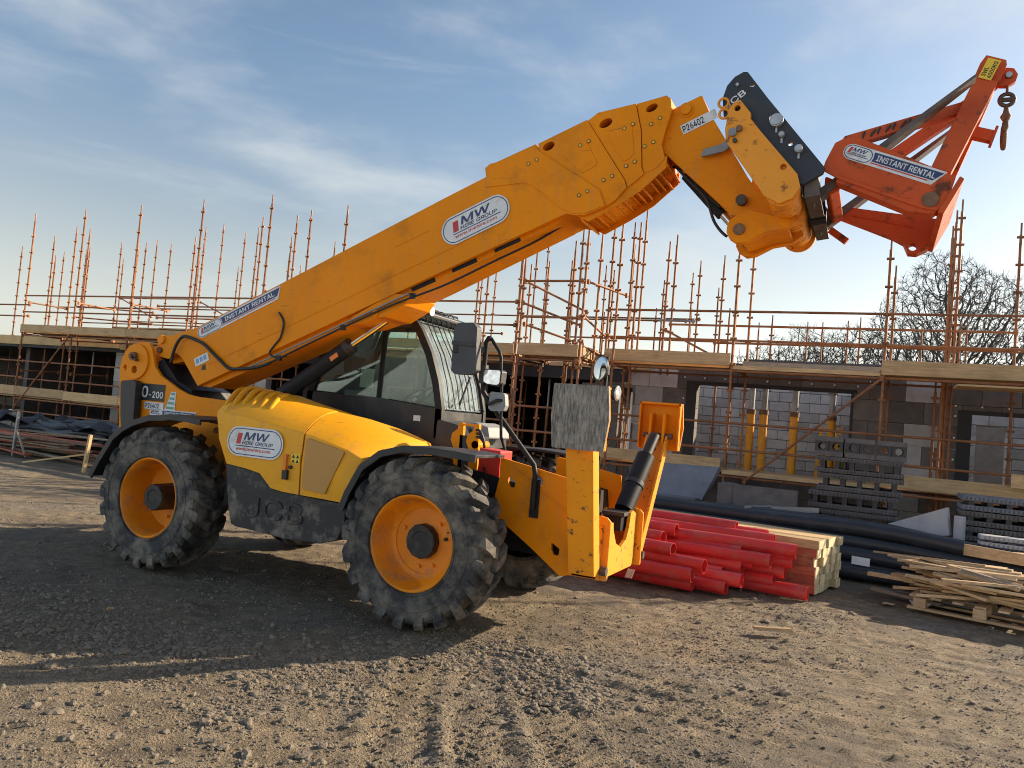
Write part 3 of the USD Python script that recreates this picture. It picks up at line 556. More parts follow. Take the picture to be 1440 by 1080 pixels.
# ---- nose: inner boom, head, levers
nose = [(4.30, 4.02), (4.30, 4.20), (4.50, 4.29), (4.73, 4.385), (4.80, 4.24), (5.13, 3.70), (5.21, 3.585), (5.30, 3.55), (5.42, 3.44), (5.42, 3.36), (5.30, 3.32), (5.20, 3.36), (5.08, 3.40), (5.02, 3.41), (4.99, 3.45), (4.44, 3.96)]
obj('inner_boom', MB().prism(Polygon(nose).buffer(-.01).buffer(.01, 4), -.375, -.035), 'paint', T)
m = MB().cyl((4.615, -.40, 4.275), (4.615, -.01, 4.275), .042, 18); m.cyl((4.615, -.38, 4.275), (4.615, -.37, 4.275), .062, 18); obj('nose_boss', m, 'paint', T)
for y in (-.40, .01): obj('head_pin', MB().cyl((5.10, y - .02, 3.515), (5.10, y + .02, 3.515), .042, 18), 'dark_steel', T)
lever = Polygon([(5.02, 3.30), (5.035, 3.345), (5.08, 3.375), (5.17, 3.42), (5.24, 3.40), (5.36, 3.36), (5.50, 3.40), (5.53, 3.33), (5.45, 3.27), (5.30, 3.245), (5.17, 3.175), (5.10, 3.165), (5.04, 3.205), (5.018, 3.25)])
for y0, y1 in ((-.47, -.385), (-.025, .06)): obj('tilt_lever', MB().prism(lever, y0, y1), 'paint', T)
obj('lever_bridge', MB().prism([(5.12, 3.19), (5.30, 3.26), (5.45, 3.28), (5.45, 3.31), (5.28, 3.30), (5.12, 3.24)], -.385, -.025), 'paint', T)
obj('tilt_pin', MB().cyl((5.11, -.485, 3.27), (5.11, .08, 3.27), .044, 18), 'rust_steel', T)
obj('tilt_ram', MB().cyl((4.62, -.22, 3.80), (4.93, -.22, 3.46), .05, 16), 'black_paint', T)
obj('tilt_rod', MB().cyl((4.93, -.22, 3.46), (5.09, -.22, 3.285), .03, 16), 'chrome', T)
hose([(4.55, -.30, 3.84), (4.66, -.33, 3.72), (4.82, -.33, 3.55), (4.90, -.34, 3.36), (5.0, -.34, 3.25)], .012); hose([(4.5, -.2, 3.88), (4.62, -.36, 3.80), (4.58, -.30, 3.86), (4.75, -.3, 3.66), (4.92, -.30, 3.50)], .011)
nb = unit((.23, 0, .10))
o = (4.715, -.378, 4.165); nv = np.cross((0, -1, 0), nb) * 1.0
nv = np.array([-nb[2], 0, nb[0]])
sticker(T, 'number_sticker', o, nb, nv, [('a', 'white_sticker', lambda b: b.flat(sbox(-.135, -.04, .155, .04), o, nb, nv, 0, .002)), ('lettering', 'black_ink', lambda b: b.text('P26402', o, nb, nv, -.125, -.026, .052, .175, .0, .002, .003))])
obj('locking_bar', MB().prism(rounded([(4.765, 3.865), (4.79, 3.925), (4.92, 3.955), (4.99, 4.02), (5.03, 3.97), (4.95, 3.90)], .012), -.43, -.40), 'grey_steel', T)

# ---- tilting carriage with its cross tube
C_ = group_part(T, 'carriage')
for y0, y1 in ((-.86, -.825), (.44, .475)):
    pl_ = Polygon([(5.08, 4.09), (5.12, 4.105), (5.20, 4.0), (5.20, 3.955), (5.54, 3.54), (5.565, 3.45), (5.52, 3.375), (5.43, 3.34), (5.33, 3.40), (5.04, 3.81), (5.028, 3.90), (5.045, 4.05)])
    pl_ = pl_.difference(Point(5.105, 4.045).buffer(.022)).difference(Point(5.445, 3.595).buffer(.022))
    obj('side_plate', MB().prism(pl_.buffer(-.008).buffer(.008, 4), y0, y1), 'scratched_paint', C_)
obj('back_plate', MB().prism([(5.09, 4.03), (5.14, 4.05), (5.48, 3.60), (5.43, 3.56)], -.825, .44), 'scratched_paint', C_)
for z, x in ((4.10, 5.0), (4.02, 5.01)): obj('hose_hook', MB().torus((x, -.84, z), (0, 1, 0), .035, .010, 14, 6), 'worn_paint', C_)
prof = [(.075, 0), (.115, 0), (.115, .30), (.10, .305), (.10, .42)]
for k in range(5): prof += [(.118, .425 + .06 * k), (.118, .455 + .06 * k), (.10, .46 + .06 * k), (.10, .48 + .06 * k)]
prof += [(.10, 1.20), (.105, 1.27), (.135, 1.275), (.135, 1.30), (.0, 1.30)]
obj('cross_tube', MB().lathe(prof, (5.445, -.825, 3.445), (0, 1, 0), 36), 'worn_paint', C_, smooth=35)
for x, z, r, ma in ((5.13, 3.89, .022, 'rust_steel'), (5.085, 3.865, .030, 'grey_steel'), (5.105, 3.805, .016, 'dark_steel')):
    obj('plate_bolt', MB().cyl((x, -.885, z), (x, -.82, z), r, 12), ma, C_)
blk = Polygon([(5.12, 4.33), (5.15, 4.325), (5.30, 4.12), (5.71, 3.59), (5.70, 3.555), (5.575, 3.48), (5.55, 3.49), (5.0, 4.02), (4.985, 4.15), (5.01, 4.24), (5.06, 4.30)])
blk = blk.buffer(-.008).buffer(.008, 5).difference(hole(5.355, 3.97, .034, .034)).difference(hole(5.19, 4.225, .017, .013)).difference(hole(5.475, 3.775, .016, .016))
for y0, y1 in ((-.81, -.77), (.385, .425)): obj('black_side_plate', MB().prism(blk, y0, y1), 'carriage_black', C_)
for x, z, r in ((5.375, 3.94, .046), (5.415, 3.835, .020), (5.535, 3.725, .028)):
    m = MB().cyl((x, -.85, z), (x, .43, z), r, 22); m.cyl((x, -.86, z), (x, -.85, z), r * .8, 22); m.cyl((x, -.815, z - r), (x, -.815, z - r - .035), .008, 6); obj('fork_pin', m, 'bare_steel', C_)
obj('fork_pin', MB().cyl((5.085, -.83, 4.235), (5.085, -.81, 4.235), .012, 10), 'bare_steel', C_)
tux, tuz = unit((.79, 0, .61)), unit((-.61, 0, .79))
o2 = np.array((5.07, -.811, 4.135))
obj('lettering', MB().text('JCB', o2, tux, tuz, -.085, -.025, .042, .17, .0, 0, .003), 'white_sticker', C_)
cb = [(5.50, 3.50), (5.60, 3.42), (5.68, 3.52), (5.58, 3.60)]
cb = [(5.565, 3.58), (5.59, 3.40), (5.685, 3.415), (5.66, 3.60)]
obj('cross_bar', MB().prism(cb, -.77, .45), 'fork_steel', C_)
obj('black_backing', MB().prism([(5.55, 3.60), (5.575, 3.42), (5.61, 3.42), (5.585, 3.60)], -.74, .40), 'black_paint', C_)
obj('fork_bracket', MB().prism(affinity.scale(Polygon(cb), 1.22, 1.15), -.22, -.08), 'black_paint', C_)
fd = unit((.76, 0, .62)); fn_ = np.array([-fd[2], 0, fd[0]])
for y in (-.56, .22):
    heel = np.array([5.66, y, 3.46]); tip = heel + fd * 1.20
    m = MB(); pts = []
    q = [heel - fd * .06 - fn_ * .03, heel - fd * .06 + fn_ * .03, heel + fn_ * .03, tip + fn_ * .01, tip - fn_ * .006, heel + fd * .25 - fn_ * .03]
    m.prism([(a[0], a[2]) for a in q], y - .06, y + .06)
    obj('fork', m, 'fork_steel', C_)

# ---- engine cover: lofted shell between the tower and the front wheel
def loft(stations, mt, name, parent, smooth=32):
    k = len(stations[0]); V = np.vstack([np.array(s, float) for s in stations]); F = []
    for i in range(len(stations) - 1):
        for j in range(k - 1): a = i * k + j; F.append([a, a + 1, a + k + 1, a + k])
    f2 = [[0, j, j + 1] for j in range(1, k - 1)]; e = (len(stations) - 1) * k; f3 = [[e, e + j + 1, e + j] for j in range(1, k - 1)]
    F = [t for q in F for t in ((q[0], q[1], q[2]), (q[0], q[2], q[3]))] + f2 + f3
    return obj(name, (V, np.array(F)), mt, parent, smooth=smooth)
def hood_station(x_low, z_low, x_cr, z_cr, x_top, z_top, ycr=-1.15, bulge=.0):
    """outer bottom, outer crease, rounded shoulder, flat top, inner edge"""
    P = [(x_low, -1.15, z_low), ((x_low + x_cr) / 2, -1.165 - bulge, (z_low + z_cr) / 2), (x_cr, ycr, z_cr)]
    for t in (.12, .28, .48, .72, 1.0):
        y = ycr + (-.52 - ycr) * t; z = z_cr + (z_top - z_cr) * math.sin(t * math.pi / 2) ** .9; P.append((x_cr + (x_top - x_cr) * t, y, z))
    P += [(x_top - .04, -.30, z_top - .005), (x_top - .05, -.20, z_top - .02), (x_top - .05, -.20, z_low + .1)]
    return P
hs = [hood_station(.89, 1.085, .69, 1.50, .33, 1.63, -1.12), hood_station(.885, 1.085, .72, 1.545, .38, 1.69), hood_station(.95, 1.08, .80, 1.535, .45, 1.735), hood_station(1.12, 1.065, 1.02, 1.52, .70, 1.765), hood_station(1.29, 1.04, 1.25, 1.49, .95, 1.755),
      hood_station(1.43, .925, 1.45, 1.465, 1.20, 1.70), hood_station(1.56, .91, 1.60, 1.445, 1.38, 1.665), hood_station(1.74, .905, 1.74, 1.43, 1.55, 1.635)]
loft(hs, 'hood_paint', 'engine_cover', T)
fs = [hood_station(1.755, .905, 1.755, 1.425, 1.57, 1.625), hood_station(2.0, .90, 2.0, 1.375, 1.85, 1.585), hood_station(2.16, .895, 2.215, 1.325, 2.12, 1.535), hood_station(2.20, .89, 2.33, 1.26, 2.36, 1.47, -1.10), hood_station(2.215, .885, 2.36, 1.20, 2.47, 1.43, -1.05), hood_station(2.22, .88, 2.37, 1.15, 2.50, 1.38, -1.0)]
loft(fs, 'hood_paint', 'front_cover', T)
obj('intake_panel', MB().prism(rounded([(1.785, .965), (2.03, .945), (2.195, 1.315), (1.785, 1.395)], .02), -1.172, -1.15), 'matt_paint', T)
# louvres: ribs that run across the top of the cover
for k in range(6):
    x = .42 + k * .105
    pts = []
    for t in np.linspace(0, 1, 9):
        y = -1.03 + .62 * t; z = 1.60 + .185 * math.sin(min(1, t * 1.5) * math.pi / 2); pts.append((x + .26 - .30 * t, y, z - .012 * k + (.01 if k else -.02)))
    obj('louvre', MB().tube(pts, [.012] + [.026] * 7 + [.012], 8), 'hood_paint', T, smooth=True)
company_oval(T, (1.22, -1.171, 1.30), NX, NZ, .645, .262)
obj('cover_handle', MB().bx(1.575, 1.605, -1.19, -1.16, 1.10, 1.235), 'orange_ink', T)
obj('cover_latch', MB().bx(1.572, 1.622, -1.19, -1.16, 1.02, 1.10), 'black_plastic', T); obj('cover_latch', MB().cyl((1.645, -1.185, 1.13), (1.645, -1.16, 1.13), .016, 10), 'black_plastic', T)
obj('warning_sticker', MB().bx(1.640, 1.735, -1.1695, -1.165, 1.165, 1.245), 'yellow_sticker', T)
m = MB()
for i in range(2):
    for j in range(2): m.flat(Polygon([(-.017, -.014), (.017, -.014), (0, .018)]), (1.665 + .045 * i, -1.1695, 1.185 + .04 * j), NX, NZ, 0, .001)
obj('warning_marks', m, 'black_ink', T)
lp = rounded([(.87, 1.092), (.93, .80), (.965, .66), (1.0, .565), (1.05, .545), (1.39, .53), (1.61, .515), (2.01, .53), (2.17, .585), (2.23, .70), (2.23, .88), (1.56, .905), (1.43, .915), (1.36, .98), (1.29, 1.035)], .02)
obj('side_skirt', MB().prism(lp, -1.135, -.42), 'muddy_plastic', T)
m = MB(); tm = MB().text('JCB', (0, 0, 0), NX, NZ, 0, 0, .17, .64, 0, 0, .012)
obj('embossed_lettering', MB().text('JCB', (1.14, -1.135, .655), NX, NZ, 0, 0, .165, .66, 0, 0, .010), 'muddy_plastic', T)
obj('engine_block', MB().bx(.75, 2.2, -1.0, -.45, .7, 1.1), 'black_paint', T)

# ---- mudguards
def guard(x_z, y0, y1, th, name='mudguard', skirt=None):
    P = np.array(x_z, float); t = np.gradient(P, axis=0); n = np.stack([-t[:, 1], t[:, 0]], 1); n /= np.linalg.norm(n, axis=1, keepdims=True)
    poly = Polygon(np.vstack([P, (P - n * th)[::-1]])).buffer(0)
    m = MB().prism(poly, y0, y1)
    lip = Polygon(np.vstack([P, (P - n * .055)[::-1]])).buffer(0)
    m.prism(lip, y0 - .012, y0 + .008) if y0 < 0 else m.prism(lip, y1 - .008, y1 + .012)
    obj(name, m, 'black_plastic', T)
rg_ = [(-.83, .80), (-.74, .96), (-.57, 1.205), (-.43, 1.31), (-.30, 1.375), (-.07, 1.445), (.08, 1.455), (.22, 1.475), (.45, 1.47), (.60, 1.455)]
fg_ = [(2.22, .86), (2.27, 1.0), (2.39, 1.225), (2.57, 1.36), (2.79, 1.42), (3.08, 1.425), (3.25, 1.42), (3.44, 1.405)]
guard(rg_, -1.215, -.72, .022); guard(fg_, -1.215, -.72, .022); guard(rg_, .72, 1.215, .022); guard(fg_, .72, 1.215, .022)
m = MB().bar((.50, -.78, 1.45), (.50, -.78, 1.22), .03, .06); m.tube([(.42, -.95, 1.44), (.55, -.9, 1.42), (.57, -.85, 1.2)], .02, 8); obj('mudguard_bracket', m, 'black_plastic', T)
obj('marker_bolt', MB().cyl((.30, -.75, 1.34), (.30, -.70, 1.34), .03, 10), 'rust_steel', T)
obj('liner', MB().prism([(2.15, .6), (2.30, .9), (2.44, 1.20), (2.55, 1.3), (2.45, 1.35), (2.2, 1.0), (2.1, .6)], -1.0, -.45), 'muddy_plastic', T)

# tower stickers
ty = -.537
sticker(T, 'model_sticker', (0, 0, 0), NX, NZ, [('a', 'black_ink', lambda b: b.flat(sbox(-1.30, 1.565, -.70, 1.745), (0, ty, 0), NX, NZ, 0, .002)), ('lettering', 'white_sticker', lambda b: [b.text('540', (0, ty, 0), NX, NZ, -1.275, 1.60, .115, .325, 0, .002, .003), b.text('-200', (0, ty, 0), NX, NZ, -.935, 1.60, .065, .215, 0, .002, .003)])])
sticker(T, 'number_sticker', (0, 0, 0), NX, NZ, [('a', 'white_sticker', lambda b: b.flat(sbox(-.985, 1.475, -.70, 1.552), (0, ty, 0), NX, NZ, 0, .002)), ('lettering', 'black_ink', lambda b: b.text('P26402', (0, ty, 0), NX, NZ, -.97, 1.49, .048, .20, 0, .002, .003))])
sticker(T, 'check_sticker', (0, 0, 0), NX, NZ, [('a', 'white_sticker', lambda b: b.flat(Polygon([(-.68, 1.475), (-.53, 1.475), (-.53, 1.68), (-.60, 1.68)]), (0, ty, 0), NX, NZ, 0, .002)), ('marks', 'green_ink', lambda b: [b.flat(sbox(-.60 - .02 * k, 1.645 - .05 * k, -.545, 1.67 - .05 * k), (0, ty, 0), NX, NZ, .002, .003) for k in range(4)])])
rental_strip(T, (-.555, ty, 1.443), NX, NZ, .70, .085, .9)

# ---- cab
K = group_part(T, 'cab'); yn, yf = .20, 1.15
apil = [(2.24, 1.45), (2.235, 1.74), (2.17, 2.0), (2.06, 2.28), (1.93, 2.50), (1.82, 2.63)]
def ribbon(pts, w, y0, y1, mt, name):
    P = np.array(pts, float); t = np.gradient(P, axis=0); n = np.stack([-t[:, 1], t[:, 0]], 1); n /= np.linalg.norm(n, axis=1, keepdims=True)
    obj(name, MB().prism(Polygon(np.vstack([P + n * w / 2, (P - n * w / 2)[::-1]])).buffer(0), y0, y1), mt, K)
for y0, y1 in ((yn, yn + .06), (yf - .06, yf)):
    ribbon(apil, .075, y0, y1, 'black_paint', 'front_pillar')
    ribbon([(.60, 1.45), (.62, 1.80), (.74, 2.2), (.90, 2.63)], .075, y0, y1, 'black_paint', 'rear_pillar')
    obj('roof_rail', MB().bar((.86, (y0 + y1) / 2, 2.63), (1.86, (y0 + y1) / 2, 2.64), .06, .07), 'black_paint', K)
obj('roof', MB().prism(rounded([(.80, 2.64), (1.84, 2.65), (1.96, 2.70), (1.90, 2.735), (1.5, 2.755), (.95, 2.745)], .02), yn - .01, yf + .01), 'black_plastic', K)
lower = [(.55, 1.05), (2.28, 1.05), (2.29, 1.50), (2.26, 1.735), (1.6, 1.79), (.62, 1.82), (.52, 1.82)]
obj('cab_side', MB().prism(lower, yn, yn + .05), 'black_plastic', K); obj('cab_side', MB().prism(lower, yf - .05, yf), 'black_plastic', K)
obj('cab_rear', MB().bx(.50, .56, yn + .05, yf - .05, 1.05, 1.95), 'black_plastic', K); obj('cab_floor', MB().bx(.56, 2.25, yn + .05, yf - .05, 1.02, 1.08), 'black_plastic', K)
obj('cab_front', MB().bx(2.20, 2.26, yn + .05, yf - .05, 1.08, 1.72), 'black_plastic', K)
side = [(.66, 1.83), (1.6, 1.80), (2.20, 1.755), (2.135, 2.0), (2.02, 2.28), (1.88, 2.50), (1.78, 2.60), (.90, 2.60), (.72, 2.1)]
for y in (yn + .02, yf - .03): obj('side_window', MB().prism(side, y, y + .006), 'side_glass', K)
obj('window_divider', MB().bar((1.52, yn + .02, 2.62), (1.50, yn + .02, 1.80), .03, .05, (0, 1, 0)), 'black_paint', K)
obj('window_divider', MB().bar((1.50, yf - .03, 2.62), (1.48, yf - .03, 1.80), .03, .05, (0, 1, 0)), 'black_paint', K)
V = []; 
for (x, z) in apil[1:]: V += [(x + .01, yn + .06, z), (x + .01, yf - .06, z)]
V = np.array(V); F = [[2 * i, 2 * i + 1, 2 * i + 3, 2 * i + 2] for i in range(len(apil) - 2)]
obj('windscreen', (V, np.array(F)), 'windscreen_glass', K, smooth=True)
obj('rear_window', MB().prism([(.62, 1.95), (.66, 1.95), (.88, 2.60), (.84, 2.60)], yn + .06, yf - .06), 'side_glass', K)
# bars of the windscreen and roof guard
for k in range(8):
    y = yn + .12 + k * (yf - yn - .22) / 7
    P = [(1.55, y, 2.80)] + [(1.86, y, 2.775)] + [(x + .06, y + .012 * math.sin(k * 3 + i), z + .01) for i, (x, z) in enumerate(apil[::-1])][1:5] + [(2.30, y, 1.76)]
    obj('guard_bar', MB().tube(P, .0055, 6), 'black_paint', K, smooth=True)
for z, x in ((2.66, 1.90), (2.755, 1.75)): obj('guard_rail', MB().bar((x + .07, yn + .03, z + .02), (x + .07, yf - .03, z + .02), .02, .02), 'black_paint', K)
m = MB().cyl((2.06, yn - .02, 2.70), (2.00, yn - .01, 2.705), .052, 18); obj('work_lamp', m, 'black_plastic', K)
obj('lamp_lens', MB().cyl((2.075, yn - .02, 2.70), (2.06, yn - .02, 2.70), .045, 18), 'lens', K)
obj('dashboard', MB().prism(rounded([(1.78, 1.62), (2.22, 1.60), (2.21, 1.76), (2.0, 1.80), (1.80, 1.72)], .03), yn + .1, yf - .1), 'cab_plastic', K)
st_ = obj('seat', MB().prism(rounded([(.85, 1.34), (1.38, 1.38), (1.38, 1.50), (.95, 1.50), (.86, 2.02), (.75, 2.02), (.76, 1.40)], .04), .42, .92), 'seat_cloth', K)
obj('headrest', MB().prism(rounded([(.77, 2.06), (.88, 2.06), (.87, 2.25), (.77, 2.25)], .03), .54, .80), 'seat_cloth', st_)
m = MB().torus((1.70, .66, 1.86), unit((-.55, 0, .83)), .17, .014, 28, 8); m.cyl((1.70, .66, 1.86), (1.86, .66, 1.66), .03, 10)
for a in (0, 2.1, 4.2): m.bar((1.70, .66, 1.86), (1.70 + .15 * math.cos(a) * .83, .66 + .15 * math.sin(a), 1.86 + .15 * math.cos(a) * .55), .03, .012)
obj('steering_wheel', m, 'cab_plastic', K, smooth=True)
obj('side_console', MB().bx(1.0, 1.5, .30, .40, 1.5, 1.86), 'cab_grey', K); obj('joystick', MB().tube([(1.45, .35, 1.84), (1.49, .35, 2.0), (1.47, .35, 2.06)], [.014, .016, .024], 8), 'cab_plastic', K)
obj('grab_handle', MB().tube([(2.0, 1.06, 1.82), (2.03, 1.03, 1.98), (1.97, 1.03, 2.05), (1.90, 1.04, 2.0)], .011, 8), 'bare_steel', K, smooth=True)
obj('papers', MB().box((1.25, .33, 2.0), (.16, .015, .20)), 'white_sticker', K)
obj('wiper', MB().bar((2.30, .50, 1.80), (2.20, .85, 2.10), .015, .02), 'black_paint', K)
obj('cab_notice', MB().bx(1.955, 2.035, yn - .003, yn, 1.60, 1.655), 'white_sticker', K)
obj('cab_cowl', MB().prism(rounded([(2.27, 1.20), (2.62, 1.20), (2.62, 1.50), (2.50, 1.60), (2.28, 1.64)], .03), .12, 1.0), 'black_plastic', T)
obj('cowl_cover', MB().prism(rounded([(2.50, 1.52), (2.75, 1.48), (2.72, 1.60), (2.56, 1.64)], .02), .35, .80), 'cab_grey', T)

# ---- front of the chassis
fp = Polygon([(3.365, 1.22), (3.36, 1.37), (3.385, 1.375), (3.95, 1.275), (4.02, 1.26), (4.05, .53), (3.96, .505), (3.70, .685), (3.42, .86), (3.10, .95), (3.10, 1.0), (3.33, 1.02)]).buffer(-.01).buffer(.01, 4)
tri = lambda x, z, s: affinity.rotate(Polygon([(x - .02 * s, z + .035 * s), (x + .025 * s, z - .005 * s), (x + .015 * s, z - .04 * s), (x - .012 * s, z - .035 * s), (x - .025 * s, z)]).buffer(.008), 10)
for s in (-1, 1):
    p_ = fp.difference(tri(3.48, 1.19, 1)).difference(tri(3.72, 1.235, 1)).difference(tri(3.905, .71, 1.1)) if s < 0 else fp
    y0, y1 = (-.63, -.605) if s < 0 else (.605, .63)
    obj('front_plate', MB().prism(p_, y0, y1), 'paint', T)
obj('plate_rib', MB().bar((3.52, -.632, 1.29), (3.98, -.632, 1.02), .010, .014), 'paint', T)
obj('front_frame', MB().prism([(3.1, 1.25), (3.9, 1.12), (3.95, .75), (3.5, .9), (3.1, .95)], -.605, .605), 'black_paint', T)
obj('tool_box', MB().prism(rounded([(3.13, 1.03), (3.34, 1.03), (3.335, 1.425), (3.14, 1.435)], .01), -.585, -.36), 'red_paint', T)
obj('tool_box_latch', MB().tube([(3.19, -.59, 1.27), (3.21, -.62, 1.28), (3.22, -.60, 1.20)], .01, 6), 'black_paint', T)
brk = rounded([(2.74, 1.22), (2.735, 1.40), (2.70, 1.47), (2.71, 1.53), (2.76, 1.57), (2.775, 1.63), (2.815, 1.63), (2.83, 1.22)], .012)
for x in (0, .20): obj('boom_rest', MB().prism(affinity.translate(brk, x + .01, 0), -.34 - x * .4, -.30 - x * .4), 'paint', T)
obj('boom_rest_bar', MB().bar((2.79, -.33, 1.615), (3.0, -.39, 1.615), .03, .02), 'paint', T)
obj('boom_rest_pin', MB().cyl((3.0, -.42, 1.45), (3.0, -.2, 1.45), .035, 12), 'paint', T)
obj('valve_block', MB().bx(2.80, 2.97, -.34, -.1, 1.20, 1.52), 'black_plastic', T)
for i in range(3): hose([(2.9, -.3 + .04 * i, 1.5), (3.02, -.42, 1.58 - .03 * i), (3.08, -.40, 1.46), (3.05, -.3, 1.3)], .012)
# beam that carries the stabilisers
uc = Polygon([(-.52, .50), (.36, .50), (.40, .56), (.42, .95), (.30, .99), (.24, .97), (.215, .86), (.15, .755), (.0, .70), (-.14, .75), (-.23, .86), (-.25, .93), (-.33, .93), (-.52, .93)])
obj('beam_face', MB().prism_x(uc.buffer(-.01).buffer(.01, 4), 4.215, 4.245), 'worn_paint', T)
obj('beam_back', MB().prism_x(uc.buffer(-.01).buffer(.01, 4), 3.99, 4.015), 'paint', T)
obj('beam_floor', MB().bx(4.015, 4.215, -.50, .50, .505, .53), 'paint', T)
for y in (-.50, .44): obj('beam_flange', MB().prism(rounded([(4.0, .50), (4.30, .50), (4.30, .96), (4.27, .99), (4.22, 1.0), (4.0, .98)], .012), y, y + .022), 'worn_paint', T)
obj('beam_cover', MB().box((4.13, .22, .965), (.20, .28, .03)), 'black_plastic', T); obj('beam_bracket', MB().bx(4.05, 4.2, .1, .30, .82, .95), 'black_paint', T)

def stabiliser(s):
    """leg folded up beside the beam, sole facing outwards; s -1 near side, 1 far side"""
    L = group_part(T, 'stabiliser_leg')
    p0, p1 = np.array([4.145, s * .53, .55]), np.array([4.215, s * 1.02, 1.66]); 
    def post(x0, x1, yo, th): 
        m = MB(); V = []
        for (p, w) in ((p0, 1.0), (p1, 1.0)):
            for dx in (x0, x1):
                for dy in (0, th): V.append((p[0] + dx, p[1] + s * (yo - dy), p[2]))
        return m.add(V, [[0, 1, 3, 2], [4, 6, 7, 5], [0, 4, 5, 1], [2, 3, 7, 6], [0, 2, 6, 4], [1, 5, 7, 3]])
    obj('outer_plate', post(-.105, .105, .13, .018), 'worn_paint', L)
    obj('edge_plate', post(.083, .105, .112, .11), 'worn_paint', L); obj('edge_plate', post(-.105, -.083, .112, .11), 'worn_paint', L)
    obj('pivot_pin', MB().cyl((3.98, s * .53, .58), (4.306, s * .53, .58), .035, 14), 'dark_steel', L)
    c = np.array([4.215, s * 1.16, 1.755]); h, w = .225, .205
    q = Polygon([(-w + .02, -h), (w - .015, -h), (w + .012, 0), (w - .01, h), (-w, h), (-w - .005, 0)]).buffer(.008)
    m = MB().prism(affinity.translate(q, c[0], c[2]), *((c[1] - .012, c[1] + .006) if s < 0 else (c[1] - .006, c[1] + .012)))
    obj('foot_sole', m, 'pad_steel', L)
    f = MB().prism(affinity.translate(q, c[0], c[2]), *((c[1] + .006, c[1] + .020) if s < 0 else (c[1] - .020, c[1] - .006)))
    for (dx, dz, sx_, sz_) in ((0, h - .008, 2 * w, .016), (w - .012, 0, .016, 2 * h), (-w + .012, 0, .016, 2 * h)):
        f.box((c[0] + dx, c[1] - s * (.05 if s > 0 else .025), c[2] + dz), (sx_, .09 if s > 0 else .035, sz_))
    for dx in (-.07, .06): f.prism(affinity.translate(rounded([(-.01, -.20), (.012, -.20), (.014, .12), (-.008, .12)], .004), c[0] + dx, c[2]), min(c[1] - s * .16, c[1] - s * .02), max(c[1] - s * .16, c[1] - s * .02))
    obj('foot_pad', f, 'paint', L)
    obj('foot_pin', MB().cyl((4.08, s * 1.05, 1.66), (4.36, s * 1.05, 1.66), .028, 12), 'dark_steel', L)
    ox = 0 if s > 0 else -.10; a, b = np.array([4.14 + ox, s * .36, .98]), np.array([4.235 + ox * .3, s * .86, 1.66])
    d = unit(b - a); obj('leg_ram', MB().cyl(a, a + d * .60, .085, 20), 'black_paint', L); obj('ram_collar', MB().cyl(a + d * .26, a + d * .30, .092, 20), 'black_plastic', L)
    obj('leg_ram_rod', MB().cyl(a + d * .58, b, .05, 16), 'black_plastic', L)
stabiliser(-1); stabiliser(1)
obj('dirt_flap', MB().box((4.30, .15, .47), (.06, .10, .006), np.array([[1, 0, 0], [0, .8, -.6], [0, .6, .8]])), 'grey_steel', T)

# ---- mirrors and front lamps
def arm(pts, r=.019): obj('mirror_arm', MB().tube(pts, r, 10), 'black_paint', T, smooth=True)
m = MB().bx(3.665, 3.735, -.655, -.632, .93, 1.235)
for z in (.97, 1.08, 1.19): 
    for x in (3.68, 3.72): m.cyl((x, -.665, z), (x, -.655, z), .007, 6)
obj('arm_bracket', m, 'black_paint', T)
arm([(3.70, -.675, 1.0), (3.70, -.675, 1.28), (3.685, -.68, 1.35), (3.30, -.82, 1.83), (3.255, -.84, 1.90), (3.245, -.84, 2.0), (3.245, -.84, 2.30), (3.265, -.84, 2.335), (3.285, -.84, 2.335)], .021)
arm([(3.285, -.84, 2.335), (3.37, -.84, 2.23), (3.39, -.84, 2.18), (3.40, -.84, 2.08)], .014); arm([(3.41, -.83, 1.98), (3.43, -.83, 1.70), (3.43, -.80, 1.55), (3.45, -.75, 1.45)], .012)
obj('mirror_clamp', MB().box((3.245, -.84, 2.04), (.055, .05, .15)), 'black_plastic', T)
mr = MB().prism(rounded([(3.02, 2.05), (3.05, 2.02), (3.20, 2.025), (3.245, 2.06), (3.225, 2.40), (3.19, 2.44), (3.05, 2.435), (3.015, 2.40)], .02), -.98, -.90)
mp_ = obj('mirror', mr, 'cab_plastic', T); obj('mirror_band', MB().prism([(3.01, 2.255), (3.235, 2.245), (3.232, 2.275), (3.012, 2.285)], -.988, -.98), 'black_plastic', mp_); obj('mirror_bracket', MB().bar((3.03, -.99, 2.215), (3.245, -.86, 2.235), .03, .05), 'black_plastic', mp_)
obj('mirror_glass', MB().prism(rounded([(3.03, 2.06), (3.21, 2.06), (3.20, 2.41), (3.03, 2.41)], .02), -.898, -.894), 'mirror_face', mp_)
lm = obj('headlamp', MB().prism(rounded([(3.26, 1.975), (3.30, 1.955), (3.39, 1.95), (3.415, 1.97), (3.42, 2.07), (3.40, 2.085), (3.27, 2.085), (3.25, 2.06)], .018), -.86, -.77), 'black_plastic', T)
obj('lamp_lens', MB().prism(rounded([(3.268, 1.98), (3.30, 1.965), (3.39, 1.96), (3.406, 1.975), (3.41, 2.065), (3.395, 2.076), (3.275, 2.076), (3.262, 2.055)], .015), -.872, -.86), 'lens', lm)
lm = obj('lower_mirror', MB().prism(rounded([(3.32, 1.77), (3.35, 1.75), (3.46, 1.755), (3.475, 1.80), (3.46, 1.89), (3.44, 1.90), (3.33, 1.905)], .02), -.86, -.80), 'cab_grey', T)
obj('mirror_bracket', MB().tube([(3.33, -.88, 1.80), (3.40, -.88, 1.835), (3.44, -.85, 1.84)], .014, 8), 'black_plastic', lm)
